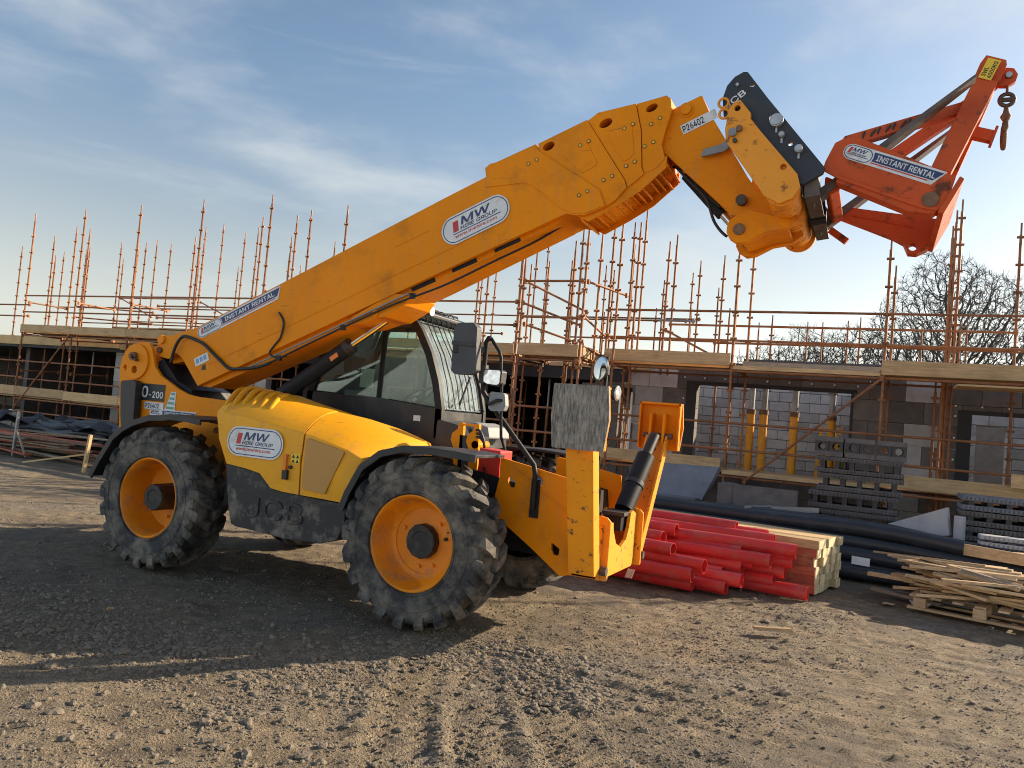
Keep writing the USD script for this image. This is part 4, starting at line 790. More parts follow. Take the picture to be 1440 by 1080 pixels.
# far side
arm([(3.55, .63, 1.1), (3.60, .66, 1.6), (3.66, 1.0, 2.0), (3.66, 1.0, 2.40)], .02)
mm = obj('round_mirror', MB().lathe([(0, .05), (.09, .045), (.125, .015), (.128, 0), (0, 0)], (3.60, .98, 2.28), unit((.62, .75, -.1)), 28), 'black_plastic', T)
obj('mirror_glass', MB().lathe([(0, -.008), (.10, -.006), (.122, .0), (.122, .004)], (3.60, .98, 2.28), unit((.62, .75, -.1)), 28), 'mirror_face', mm)
obj('mirror_bracket', MB().box((3.66, .99, 2.27), (.06, .06, .10)), 'black_plastic', mm)
lm = obj('headlamp', MB().lathe([(0, 0), (.05, .01), (.075, .07), (.078, .10), (0, .10)], (3.70, 1.0, 2.05), unit((.97, -.12, -.08)), 24), 'black_plastic', T)
obj('lamp_lens', MB().lathe([(.072, .10), (.06, .112), (0, .118)], (3.70, 1.0, 2.05), unit((.97, -.12, -.08)), 24), 'lens', lm)
# ================================================================ lifting jib on the forks
J = thing('lifting_jib', 'orange red steel lifting jib slid onto the raised forks above the site', 'jib')
sleeve = Polygon([(5.70, 3.575), (5.80, 3.60), (6.47, 3.475), (6.46, 3.36), (6.40, 3.25), (6.33, 3.215), (6.27, 3.22), (6.235, 3.30), (6.16, 3.345), (5.95, 3.44), (5.78, 3.515)]).buffer(-.008).buffer(.008, 4)
eye = Point(6.30, 3.268).buffer(.03)
obj('sleeve', MB().prism(Polygon([(5.78, 3.515), (5.80, 3.56), (6.47, 3.42), (6.44, 3.32), (6.38, 3.27), (6.24, 3.29)]).buffer(-.008).buffer(.008, 4), -.725, -.60), 'jib_paint', J)
obj('sleeve', MB().prism(sleeve.difference(eye), .17, .29), 'jib_paint', J)
side_ = Polygon([(5.69, 3.60), (5.705, 3.66), (5.76, 3.785), (5.84, 3.825), (5.93, 3.80), (6.50, 3.505), (6.455, 3.33), (6.40, 3.285), (6.30, 3.31), (5.80, 3.53)]).buffer(-.008).buffer(.008, 4)
obj('side_plate', MB().prism(side_, -.737, -.718), 'jib_paint', J)
obj('side_lip', MB().prism([(5.72, 3.62), (5.77, 3.76), (5.84, 3.80), (5.93, 3.775), (6.46, 3.50), (6.44, 3.46), (5.9, 3.72), (5.82, 3.72), (5.76, 3.60)], -.718, -.62), 'jib_paint', J)
obj('fold', MB().bar((5.80, -.738, 3.565), (6.24, -.738, 3.375), .006, .012), 'jib_paint', J)
obj('fold', MB().bar((5.86, .166, 3.53), (6.30, .166, 3.42), .006, .010), 'jib_paint', J)
m = MB().cyl((6.36, -.745, 3.36), (6.36, -.735, 3.36), .05, 18); obj('boss', m, 'rust_steel', J)
obj('end_plate', MB().prism(rounded([(6.405, 3.27), (6.44, 3.26), (6.545, 3.48), (6.52, 3.50)], .006), -.76, .32), 'jib_paint', J)
obj('heel_plate', MB().prism(rounded([(5.70, 3.60), (5.78, 3.56), (5.80, 3.50), (5.74, 3.46), (5.70, 3.50)], .01), -.60, .16), 'jib_paint', J)
obj('heel_tail', MB().bar((5.70, .26, 3.44), (5.83, .26, 3.34), .04, .05), 'jib_paint', J)
head = rounded([(6.60, 4.345), (6.635, 4.45), (6.67, 4.505), (6.79, 4.455), (6.795, 4.42), (6.765, 4.32), (6.72, 4.29)], .006)
for y0, y1 in ((-.28, -.262), (-.138, -.12)): obj('head_plate', MB().prism(head, y0, y1), 'jib_paint', J)
obj('head_cap', MB().prism([(6.668, 4.495), (6.79, 4.445), (6.79, 4.458), (6.67, 4.508)], -.262, -.138), 'jib_paint', J)
obj('head_block', MB().prism(rounded([(6.61, 4.34), (6.645, 4.44), (6.69, 4.48), (6.77, 4.44), (6.76, 4.33), (6.72, 4.30)], .006), -.262, -.138), 'jib_paint', J)
lug = Polygon([(6.76, 4.40), (6.80, 4.425), (6.845, 4.415), (6.87, 4.37), (6.86, 4.325), (6.82, 4.295), (6.77, 4.30), (6.72, 4.33)]).difference(Point(6.815, 4.365).buffer(.022))
obj('hook_lug', MB().prism(lug, -.225, -.175), 'jib_paint', J); obj('hook_pin', MB().cyl((6.815, -.25, 4.365), (6.815, -.15, 4.365), .02, 14), 'bare_steel', J)
def member(a, b, wa, wb, d, name, nrm=None):
    """flat-sided box member, width measured in the xz plane"""
    a, b = np.array(a, float), np.array(b, float); t = unit(b - a); n = unit(np.cross((0, 1, 0), t)); s = np.cross(t, n)
    V = [p + n * w * i / 2 + s * d * j / 2 for p, w in ((a, wa), (b, wb)) for i in (-1, 1) for j in (-1, 1)]
    obj(name, MB().add(V, [[0, 1, 3, 2], [4, 6, 7, 5], [0, 4, 5, 1], [2, 3, 7, 6], [0, 2, 6, 4], [1, 5, 7, 3]]), 'jib_paint', J)
member((6.67, -.255, 4.30), (6.405, -.665, 3.54), .145, .125, .11, 'strut'); member((6.67, -.145, 4.30), (6.405, .225, 3.54), .145, .125, .11, 'strut')
member((6.66, -.285, 4.16), (5.82, -.70, 3.79), .075, .075, .07, 'chord'); member((6.64, -.13, 4.25), (5.82, .225, 3.78), .085, .085, .08, 'chord')
m = MB()
for k in range(9):
    f = .14 + .055 * k; p = np.array([5.82, -.70, 3.79]) * (1 - f) + np.array([6.66, -.285, 4.16]) * f + np.array([0, -.040, 0])
    m.bar(p + (-.012, 0, -.028), p + (.004 + .02 * (k % 2), 0, .028), .012, .014, (0, 1, 0))
obj('scuff_marks', m, 'black_ink', J)
m = MB().bar((6.58, -.20, 4.0), (6.74, -.20, 3.945), .07, .075); m.bar((6.765, -.20, 4.01), (6.73, -.20, 3.885), .08, .018, (.9, 0, -.3)); obj('stowing_stub', m, 'jib_paint', J)
jx = unit((.575, 0, -.235)); jz = np.array([-jx[2], 0, jx[0]])
rental_strip(J, np.array([6.125, -.737, 3.61]), jx, jz, .66, .108, .9)
sx_ = unit((-.05, 0, -.135)); sx_ = unit((.06, 0, .145)); 
def swl(b): 
    b.text('SWL', so, sx_, sy_, -.055, .006, .026, .065, 0, .002, .003); b.text('4000KG', so, sx_, sy_, -.06, -.032, .026, .12, 0, .002, .003)
so = np.array([6.69, -.318, 4.385]); sy_ = np.array([-sx_[2], 0, sx_[0]])
sticker(J, 'load_plate', so, sx_, sy_, [('a', 'yellow_sticker', lambda b: b.flat(sbox(-.072, -.042, .072, .042), so, sx_, sy_, 0, .002)), ('lettering', 'black_ink', swl)])

H = thing('lifting_hook', 'rusty chain link and swivel hook hanging from the tip of the orange jib', 'hook')
hx, hy = 6.815, -.20
m = MB(); 
for dx in (-.014, .014): m.cyl((hx, hy + dx, 4.365), (hx, hy + dx, 4.255), .008, 8)
obj('shackle', m, 'rust_steel', H)
m = MB().torus((hx, hy, 4.205), (0, 1, 0), .042, .015, 20, 8); m.bar((hx - .045, hy, 4.205), (hx + .045, hy, 4.205), .025, .024); m.torus((hx, hy, 4.205), (0, 1, 0), .048, .010, 8, 6); obj('chain_link', m, 'dark_steel', H, smooth=True)
m = MB().tube([(hx, hy, 4.165), (hx, hy, 4.13), (hx, hy, 4.11), (hx, hy, 4.085), (hx, hy, 4.06)], [.012, .018, .022, .036, .022], 10); obj('swivel', m, 'rust_steel', H, smooth=True)
a = np.linspace(math.pi * .52, -math.pi * 1.05, 18); P = [(hx, hy, 4.05), (hx, hy, 4.01)] + [(hx - .004, hy - .0 + .055 * math.cos(t) * .9 + .0, 3.935 + .072 * math.sin(t)) for t in a]
obj('hook_body', MB().tube(P, [.02, .022] + list(np.linspace(.022, .012, 18)), 10), 'rust_steel', H, smooth=True)

# ================================================================ pipes, timber, blocks in front of the building
ordn = ['first', 'second', 'third', 'fourth', 'fifth', 'sixth', 'seventh', 'eighth', 'ninth', 'tenth', 'eleventh', 'twelfth', 'thirteenth', 'fourteenth', 'fifteenth', 'sixteenth', 'seventeenth', 'eighteenth', 'nineteenth', 'twentieth', 'twenty-first', 'twenty-second', 'twenty-third', 'twenty-fourth', 'twenty-fifth', 'twenty-sixth']
RP = [(4.43, 2.20, .08, 174), (3.72, 2.5, .57, 170), (4.02, 2.42, .50, 168), (4.20, 2.16, .42, 168), (4.46, 2.00, .21, 174), (4.10, 2.70, .57, 172), (4.56, 2.10, .305, 169), (4.77, 2.31, .08, 172), (4.70, 2.45, .20, 171), (4.88, 2.62, .28, 172), (4.85, 2.72, .43, 174), (4.92, 2.36, .175, 173), (4.93, 2.88, .08, 172), (4.99, 2.66, .34, 175), (5.03, 2.93, .21, 173), (4.72, 3.06, .655, 176), (5.20, 2.80, .145, 174), (5.17, 2.62, .39, 176), (5.16, 2.92, .58, 178), (5.07, 3.08, .60, 177), (5.30, 2.92, .245, 176), (5.37, 2.93, .37, 178), (5.41, 2.78, .515, 179), (5.56, 2.76, .08, 173)]
RPs = sorted(RP, key=lambda q: q[0])
for i, (x, y, z, a) in enumerate(RPs):
    a = math.radians(a); L = 5.6 + .25 * math.sin(i * 2.3); e = np.array([x, y, z]); d = np.array([math.cos(a), math.sin(a), 0.0])
    t = thing('red_pipe', 'red plastic pipe, %s open end from the left of the stack' % ordn[i], 'pipe', group='red pipes stacked beside the timber')
    obj('pipe_wall', MB().ring(e, e + d * L, .0775, .0715, 28), 'red_pipe', t, smooth=40)
# bundle of square timber
cols, lays = 5, 6; ex = np.array([5.60, 3.15]); ed = unit((.24, .90)); el = unit((-.985, .17)); rg2 = np.random.default_rng(4)
lay_n = ['bottom layer', 'second layer from the ground', 'third layer from the ground', 'fourth layer from the ground', 'fifth layer from the ground', 'top layer']; col_n = ['on the side of the red pipes', 'second from the red pipes', 'in the middle', 'second from the far side', 'on the far side']
for k in range(lays):
    for c in range(cols):
        w, h = .174, .098; off = rg2.normal() * .010 + (.04 if (c == 3 and k < 2) else 0)
        p = ex + ed * (.09 + c * .181) + el * off; q = p + el * 3.9; z = .012 + h / 2 + k * .101
        lab = 'square pale batten, %s, %s' % (lay_n[k], col_n[c])
        tt = thing('timber_batten', lab, 'timber', group='timber battens bundled beside the red pipes')
        b0, b1 = np.array([p[0], p[1], z]), np.array([q[0], q[1], z])
        obj('batten_body', MB().bar(b0 + np.array([el[0], el[1], 0]) * .012, b1, w, h), 'stained_wood' if (c == 0 and k < 5) else 'pale_wood', tt, smooth=False)
        obj('batten_end', MB().bar(b0, b0 + np.array([el[0], el[1], 0]) * .012, w, h), 'end_grain', tt, smooth=False)
# black pipes behind
BP = [(4.75, .10), (4.98, .10), (5.22, .10), (5.46, .10), (5.70, .10), (4.88, .28), (5.10, .28), (5.34, .28), (5.58, .28), (5.0, .46), (5.22, .46), (5.46, .46), (5.70, .45), (5.12, .615), (5.36, .60)]
for i, (y, z) in enumerate(BP):
    r = .105 if i % 3 else .085; x0, x1 = -3.4 + .4 * math.sin(i * 1.7), 9.6; P = []
    for x in np.linspace(x0, x1, 26):
        k = np.clip((x - 6.2) / 3, 0, 1); P.append((x, y + .05 * math.sin(x * .6 + i) - .75 * k ** 1.5, max(r, (z + .02) * (1 - .42 * k) + .02 * math.sin(x * .9 + i * 2))))
    obj('black_pipe', MB().tube(P, r, 14), 'black_pipe', smooth=40, label='long black plastic pipe %s behind the timber, %s from the front' % (['on the ground', 'in the second layer', 'in the third layer', 'on top'][[0.2, .4, .55, 9].index(next(q for q in (.2, .4, .55, 9) if z < q))], ordn[sum(1 for (y2, z2) in BP if abs(z2 - z) < .05 and y2 < y)]), cat='pipe', group='long black pipes heaped behind the timber')
obj('plastic_wrap', MB().box((6.05, 4.60, .27), (.22, .02, .10), np.array([[.95, .3, 0], [-.3, .95, 0], [0, 0, 1]])), 'white_sheet', label='white printed wrapper taped round a black pipe right of the timber', cat='wrapper')
# stack of foam formwork blocks, lying on their sides
def foam_block(c, L, W, H, lab, cat, group, round_holes=False, mt='foam_dark', gap=.115, teeth=True):
    t = thing('foam_block', lab, cat, group=group); x, y, z = c; th = (H - gap) / 2
    for s in (-1, 1):
        zc = z + s * (H - th) / 2; m = MB().bx(x - L / 2, x + L / 2, y - W / 2, y + W / 2, zc - th / 2, zc + th / 2)
        if teeth:
            n = int(L / .05)
            for k in range(n): xx = x - L / 2 + (k + .5) * L / n; m.bx(xx - .014, xx + .014, y - W / 2 - .016, y - W / 2, zc - th * .34, zc + th * .34)
        obj('foam_panel', m, mt, t, smooth=False)
    n = max(2, int(L / .2))
    for k in range(n):
        xx = x - L / 2 + (k + .5) * L / n
        if round_holes: obj('web', MB().prism(sbox(xx - L / n / 2 + .004, z - gap / 2, xx + L / n / 2 - .004, z + gap / 2).difference(Point(xx, z).buffer(gap * .36, 8)), y - W / 2 + .01, y + W / 2 - .01), 'web_plastic', t, smooth=False)
        else: obj('web', MB().bx(xx - .034, xx + .034, y - W / 2 + .01, y + W / 2 - .01, z - gap / 2, z + gap / 2), 'web_plastic', t, smooth=False)
gn = 'grey foam blocks stacked in the middle tower'
zs = .50; rg3 = np.random.default_rng(9)
levels = [(.26, 'bottom'), (.27, 'second'), (.27, 'third'), (.25, 'fourth')]
foam_block((5.93, 6.6, .38), 1.30, .6, .22, 'dark foam block on the bearer under the middle tower', 'foam block', gn)
for i, (h, nme) in enumerate(levels):
    foam_block((5.92 + .03 * rg3.normal(), 6.6, zs + h / 2), 1.20 + .05 * rg3.normal(), .6, h - .012, 'long dark foam block with open webs, %s tier of the middle tower' % nme, 'foam block', gn, gap=.115); zs += h
for i, xx in enumerate((5.50, 5.93, 6.36)):
    foam_block((xx, 6.6, zs + .15), .40, .6, .29, 'short dark foam block with round openings, %s on top of the middle tower' % ['left', 'centre', 'right'][i], 'foam block', gn, True, gap=.15, teeth=False)
gn2 = 'grey foam blocks stacked at the right edge'
for i in range(4):
    foam_block((8.02, 6.2, .48 + .205 * i), 1.55, .7, .19, 'long grey foam block, %s in the stack at the right edge' % ['bottom', 'second from the ground', 'third from the ground', 'topmost'][i], 'foam block', gn2, mt='foam_grey' if i == 3 else 'foam_dark', gap=.06)
foam_block((7.92, 5.0, .70), 1.1, .22, .13, 'pale topped foam strip lying in front of the right hand block stack', 'foam strip', None, mt='foam_pale', gap=.03)
foam_block((7.86, 4.95, .49), 1.1, .22, .13, 'lower foam strip lying in front of the right hand block stack', 'foam strip', None, mt='foam_grey', gap=.03)
obj('stack_bearer', MB().bx(7.35, 8.7, 5.0, 6.5, .30, .42), 'grey_wood', label='timber bearer under the foam blocks at the right edge', cat='timber')
obj('stack_bearer', MB().bx(5.3, 6.6, 6.3, 6.9, 0, .26), 'grey_wood', label='timber bearer under the middle tower of foam blocks', cat='timber')
obj('foam_sheet', MB().add([(6.20, 5.75, .62), (7.03, 5.45, 1.02), (7.08, 5.45, .66), (6.30, 5.72, .47), (6.22, 5.83, .62), (7.07, 5.54, 1.02), (7.12, 5.54, .66), (6.32, 5.80, .47)], [[0, 1, 2, 3], [7, 6, 5, 4], [0, 4, 5, 1], [1, 5, 6, 2], [2, 6, 7, 3], [3, 7, 4, 0]]), 'foam_pale', smooth=False, label='pale ribbed foam panel leaning at a tilt on the black pipes', cat='foam sheet')
obj('foam_sheet', MB().box((7.20, 5.50, .76), (.11, .10, .33), np.array([[.9, .43, 0], [-.43, .9, 0], [0, 0, 1]])), 'foam_pale', smooth=False, label='short pale foam offcut upright beside the tilted panel', cat='foam sheet')
obj('foam_sheet', MB().add([(2.62, 6.3, .66), (3.66, 6.3, .66), (3.82, 6.75, 1.20), (2.6, 6.75, 1.17), (2.62, 6.40, .62), (3.66, 6.40, .62), (3.84, 6.85, 1.16), (2.6, 6.85, 1.13)], [[0, 1, 2, 3], [7, 6, 5, 4], [0, 4, 5, 1], [1, 5, 6, 2], [2, 6, 7, 3], [3, 7, 4, 0]]), 'foam_grey', smooth=False, label='large blue grey foam panel leaning back behind the red pipes', cat='foam sheet')
foam_block((3.1, 6.18, .60), 1.0, .30, .17, 'blue grey foam block lying flat in front of the large leaning panel', 'foam block', None, mt='foam_grey', gap=.05)
obj('foam_sheet', MB().box((4.60, 6.1, .82), (1.05, .12, .33), np.array([[1, .05, 0], [-.05, 1, 0], [0, 0, 1]])), 'foam_dark', smooth=False, label='dark grey foam panel on edge left of the middle block tower', cat='foam sheet')
obj('foam_sheet', MB().box((4.05, 6.3, .80), (.22, .5, .36)), 'foam_dark', smooth=False, label='small dark foam block left of the dark panel on edge', cat='foam sheet')
m = MB()
for p, q in (((4.50, 5.2, .50), (4.50, 5.2, .70)), ((4.50, 5.2, .70), (4.80, 5.7, .72)), ((4.80, 5.7, .72), (4.80, 5.7, .52))): m.bar(p, q, .06, .05, (.3, .9, .1))
obj('steel_channel', m, 'galvanised', smooth=False, label='bent galvanised channel standing behind the red pipes', cat='metal frame')
obj('metal_rail', MB().bar((4.2, 5.62, .66), (5.45, 5.75, .76), .07, .07), 'galvanised', smooth=False, label='galvanised rail lying on the black pipes beside the bent channel', cat='metal rail')
# pallet heaped with slats
PL = thing('pallet', 'wooden pallet under the heap of loose slats', 'pallet')
pc = np.array([7.25, 3.55]); pa = math.radians(-13); cx, sx2 = math.cos(pa), math.sin(pa); pr = lambda u, v, z: (pc[0] + u * cx - v * sx2, pc[1] + u * sx2 + v * cx, z)
for v in (-.42, 0, .42): obj('runner', MB().bar(pr(-.62, v, .035), pr(.75, v, .035), .10, .025), 'slat_wood', PL, smooth=False)
for v in (-.42, 0, .42):
    for u in (-.50, .06, .62): obj('block', MB().bar(pr(u - .06, v, .10), pr(u + .06, v, .10), .10, .10), 'slat_wood', PL, smooth=False)
for u in np.linspace(-.55, .68, 7): obj('deck_board', MB().bar(pr(u, -.47, .165), pr(u, .47, .165), .10, .02), 'slat_wood', PL, smooth=False)
rg4 = np.random.default_rng(12)
for k in range(78):
    lay = k / 78; z = .19 + .31 * lay ** 1.05 + .012 * rg4.random(); v = rg4.uniform(-.46, .46) * (1 - .35 * lay); u = rg4.normal() * .18 - .05 + .12 * lay
    L = rg4.uniform(.75, 1.5) if k % 3 else rg4.uniform(.3, .6); an = pa + rg4.normal() * (.07 if k % 5 else .28); dz = rg4.normal() * .035
    if k >= 70: u -= .35; L = 1.2; an = pa - .04 * (k - 70) + .12; v = -.1 + .05 * (k - 70); dz = .03
    c = np.array(pr(u, v, z)); d = np.array([math.cos(an), math.sin(an), 0]) * L / 2; d[2] = dz
    obj('timber_strip', MB().bar(c - d, c + d, rg4.uniform(.07, .145), rg4.uniform(.02, .034), (rg4.normal() * .14, rg4.normal() * .14, 1)), 'grey_wood' if k % 6 == 0 else 'slat_wood', smooth=False, label='%s %s timber strip, %s of the heap on the pallet' % ('long' if L > 1.1 else 'mid length' if L > .65 else 'short', 'weathered grey' if k % 6 == 0 else 'pale tan', ['bottom layers', 'lower middle', 'upper middle', 'top layers'][min(3, int(lay * 4))]), cat='timber strip', group='timber strips heaped on the pallet')
obj('timber_plank', MB().bar((6.15, 4.0, .22), (6.85, 3.75, .24), .09, .04), 'slat_wood', smooth=False, label='thick pale plank poking out left of the slat heap', cat='plank')
obj('timber_plank', MB().bar((6.20, 4.0, .05), (6.9, 3.55, .06), .08, .035), 'grey_wood', smooth=False, label='low plank poking out left of the pallet near the ground', cat='plank')
obj('timber_plank', MB().bar((7.15, 4.3, .62), (7.75, 4.15, .60), .03, .13), 'slat_wood', smooth=False, label='wide brown board standing on edge behind the slat heap', cat='plank')
obj('timber_plank', MB().bar((7.55, 4.5, .60), (9.2, 4.6, .68), .11, .06), 'pale_wood', smooth=False, label='thick pale plank running out of frame behind the slat heap', cat='plank')
def scrap(c, L, W, mt, name, lab, cat, rz=.4, curl=.03):
    V = []; 
    for i in range(5):
        for j in range(3):
            u, v = (i / 4 - .5) * L, (j / 2 - .5) * W; V.append((c[0] + u * math.cos(rz) - v * math.sin(rz), c[1] + u * math.sin(rz) + v * math.cos(rz), c[2] + curl * math.sin(i * 1.9 + j * 1.3) + .012))
    m = MB().add(V, [[i * 3 + j, i * 3 + j + 3, i * 3 + j + 4, i * 3 + j + 1] for i in range(4) for j in range(2)]); m.add(np.array(V) + (0, 0, -.004), [[i * 3 + j + 1, i * 3 + j + 4, i * 3 + j + 3, i * 3 + j] for i in range(4) for j in range(2)])
    obj(name, m, mt, smooth=True, label=lab, cat=cat)
scrap((6.68, 3.42, .04), .20, .12, 'white_sheet', 'paper_scrap', 'crumpled white paper on the ground in front of the pallet', 'paper', .2, .035)
scrap((6.35, 3.35, .0), .14, .10, 'pale_wood', 'card_scrap', 'flat tan scrap of card on the gravel left of the pallet', 'card', .6, .008)
scrap((.47, -.60, .0), .30, .10, 'grey_wood', 'sheet_scrap', 'flat grey scrap lying under the telehandler between the wheels', 'scrap', -.4, .010)
scrap((1.04, -2.30, .02), .025, .07, 'pale_wood', 'peel_scrap', 'small pale curled scrap on the shaded gravel left of the front wheel', 'scrap', .3, .01)
obj('timber_offcut', MB().bar((5.25, .90, .04), (5.55, 1.05, .045), .05, .025), 'slat_wood', smooth=False, label='short timber offcut lying on the dirt in front of the red pipes', cat='offcut')

# ---- left side: planks, stakes, dark sheets
rg5 = np.random.default_rng(31)
for k in range(34):
    x, y = rg5.uniform(-14.2, -8.8), rg5.uniform(4.3, 5.5); z = .05 + .42 * (k / 34); L = rg5.uniform(2.0, 4.2); an = rg5.normal() * .13
    d = np.array([math.cos(an), math.sin(an), rg5.normal() * .02]) * L / 2; c = np.array([x, y, z])
    obj('old_plank', MB().bar(c - d, c + d, rg5.uniform(.1, .22), .03), 'rust_steel' if k % 3 == 0 else 'stained_wood' if k % 3 == 1 else 'grey_wood', smooth=False, label='%s plank %s in the heap left of the telehandler, %s end' % (['rusty brown', 'reddish stained', 'weathered grey'][k % 3], ['at the bottom', 'in the middle', 'on top'][min(2, k * 3 // 34)], 'left' if x < -12.4 else 'middle' if x < -10.6 else 'right'), cat='plank', group='old planks heaped on the left')
for k in range(12):
    x, y, z = rg5.uniform(-16.5, -9), rg5.uniform(5.9, 7.3), .12 + .05 * k
    P = [(x - 1.6 + .4 * i, y + .1 * math.sin(i + k), z + .05 * math.sin(i * 1.3 + k)) for i in range(9)]
    obj('dark_pipe', MB().tube(P, .10, 10), 'blue_sheet' if k % 2 else 'black_pipe', smooth=40, label='%s plastic duct under the left scaffold, %s in height from the ground' % ('dark blue' if k % 2 else 'black', ordn[k]), cat='duct', group='dark ducts heaped under the left scaffold')
for k, (x, y) in enumerate(((-15.8, 6.4), (-14.0, 6.1), (-12.3, 6.6), (-10.8, 6.3))):
    V = np.array([[(x + (i - 3) * .26, y + (j - 2) * .22, .62 + .12 * math.sin(i * 1.4 + k) + .10 * math.cos(j * 1.9 + i)) for j in range(5)] for i in range(7)]).reshape(-1, 3)
    obj('plastic_sheet', MB().add(V, [[i * 5 + j, i * 5 + j + 5, i * 5 + j + 6, i * 5 + j + 1] for i in range(6) for j in range(4)]), 'white_sheet' if k == 0 else 'blue_sheet', smooth=True, label='crumpled plastic sheet on the ducts under the left scaffold, %s from the left' % ordn[k], cat='sheet')
obj('timber_stake', MB().bar((-7.33, 3.45, 0), (-7.24, 3.45, .72), .05, .06, (0, 1, 0)), 'pale_wood', smooth=False, label='sunlit orange tinged stake leaning in the ground left of the rear wheel', cat='stake')
obj('steel_stake', MB().bar((-10.62, 4.15, 0), (-10.58, 4.15, .95), .05, .05, (0, 1, 0)), 'galvanised', smooth=False, label='grey steel stake upright at the left edge', cat='stake')
obj('timber_lath', MB().bar((-9.0, 3.35, .03), (-7.75, 3.75, .30), .04, .03), 'pale_wood', smooth=False, label='thin lath propped on the boards left of the stake', cat='lath')
obj('timber_lath', MB().bar((-10.5, 4.1, .55), (-9.95, 4.0, .03), .03, .03), 'grey_wood', smooth=False, label='thin lath leaning from the steel stake to the ground', cat='lath')
# ================================================================ scaffolding
rs = np.random.default_rng(77)
def standard(S, x, y, z0, z1, lean=0.0, off=None):
    """upright with V pressings every half metre and a spigot on top"""
    m = MB(); dx = lean * (z1 - z0); m.tube([(x, y, z0), (x + dx, y, z1 - .22)], .0245, 8); m.tube([(x + dx, y, z1 - .22), (x + dx, y, z1)], .017, 6)
    z = (off if off is not None else rs.uniform(.1, .5))
    while z < z1 - .25:
        if z > z0 + .05:
            f = (z - z0) / (z1 - z0); m.bx(x + dx * f - .062, x + dx * f + .062, y - .013, y + .013, z - .022, z + .018); m.bx(x + dx * f - .013, x + dx * f + .013, y - .062, y + .062, z - .022, z + .018)
        z += .495
    return obj('standard', m, 'scaffold_steel', S, smooth=40)
def ledger(S, a, b, name='ledger', r=.0225, mt='scaffold_steel'):
    a, b = np.array(a, float), np.array(b, float); d = unit(b - a); m = MB().cyl(a, b, r, 8)
    for e in (a + d * .04, b - d * .04): m.box(e, (.05, .06, .09))
    return obj(name, m, mt, S, smooth=40)
def board(S, x0, x1, y0, y1, z, th=.04, name='deck_board', mt='board_wood'):
    j = rs.normal() * .006; return obj(name, MB().bx(x0 + .006, x1 - .006, y0 + .004, y1 - .004, z - th + j, z + j), mt, S, smooth=False)
def toe(S, x0, x1, y, z0, z1, name='toe_board', mt='board_wood'):
    j = rs.normal() * .008; return obj(name, MB().bx(x0 + .006, x1 - .006, y - .02, y + .02, z0 + j, z1 + j), mt, S, smooth=False)
def deck(S, x0, x1, y0, y1, z, n=5, L=2.45):
    """scaffold boards laid along x on transoms"""
    w = (y1 - y0) / n; x = x0
    while x < x1 - .1:
        xe = min(x + L, x1)
        for k in range(n): board(S, x, xe, y0 + k * w, y0 + (k + 1) * w, z)
        ledger(S, (x + .1, y0 - .05, z - .075), (x + .1, y1 + .05, z - .075), 'transom'); x += L
YF, YI = 8.4, 9.65
# right hand run
S = thing('scaffold', 'rust coloured scaffold run with timber decks along the right hand block wall', 'scaffold')
for x, zt in ((1.12, 5.86), (3.62, 5.36), (6.19, 5.43), (8.62, 5.65), (11.05, 5.6)): standard(S, x, YF, 0, zt, 0, .10)
for x, zt in ((1.15, 6.2), (1.40, 6.45), (3.70, 5.63), (3.42, 4.9), (6.30, 5.2), (7.20, 5.93), (7.25, 6.22), (7.33, 6.42), (8.26, 5.95), (10.7, 6.0), (1.95, 5.76), (2.10, 5.9)): standard(S, x, YI, 0 if x not in (1.40, 1.95, 2.10) else 2.9, zt)
for x in (7.15, 7.05): standard(S, x, YI - .35, 0, 3.05)
for z in (4.07, 3.52): ledger(S, (1.12, YF - .03, z), (11.05, YF - .03, z), 'guard_rail')
ledger(S, (2.05, YI, 3.98), (8.3, YI, 3.98), 'guard_rail'); ledger(S, (3.0, YI, 3.62), (8.3, YI, 3.66), 'guard_rail')
for z in (1.97, 1.48): ledger(S, (1.12, YF - .03, z), (11.05, YF - .03, z), 'guard_rail')
for z in (2.95, .98): ledger(S, (1.12, YF, z), (11.05, YF, z)); ledger(S, (1.12, YI, z), (11.05, YI, z))
deck(S, 1.12, 11.05, YF + .05, YI - .05, 3.06); deck(S, 1.12, 11.05, YF + .05, YI - .05, 1.10)
for x0, x1, z0, z1 in ((1.12, 3.60, 3.05, 3.28), (6.15, 8.60, 3.00, 3.25), (8.62, 11.0, 3.02, 3.27)): toe(S, x0, x1, YF - .05, z0, z1)
toe(S, 3.62, 6.15, YF + .01, 2.985, 3.04); toe(S, 3.64, 6.17, YI - .1, 3.07, 3.25, mt='grey_wood')
for x0, x1, z0, z1 in ((1.0, 3.55, 1.09, 1.30), (3.58, 6.2, 1.02, 1.10), (6.2, 8.6, 1.09, 1.32), (8.62, 11.0, 1.09, 1.30)): toe(S, x0, x1, YF - .05, z0, z1)
ledger(S, (3.98, YF - .06, .90), (6.20, YF - .06, 2.97), 'brace'); ledger(S, (2.0, YI - .1, 3.85), (3.2, YI - .8, 3.25), 'brace')
ledger(S, (2.02, 9.0, 3.97), (2.75, 9.0, 3.96), 'brace', mt='galvanised')
for k in range(7): board(S, 7.25 + .0, 9.6, YF - .75 + .11 * k, YF - .64 + .11 * k, 2.86, .03, mt='pale_wood')
toe(S, 8.1, 8.9, YF - .25, 1.28, 1.50)
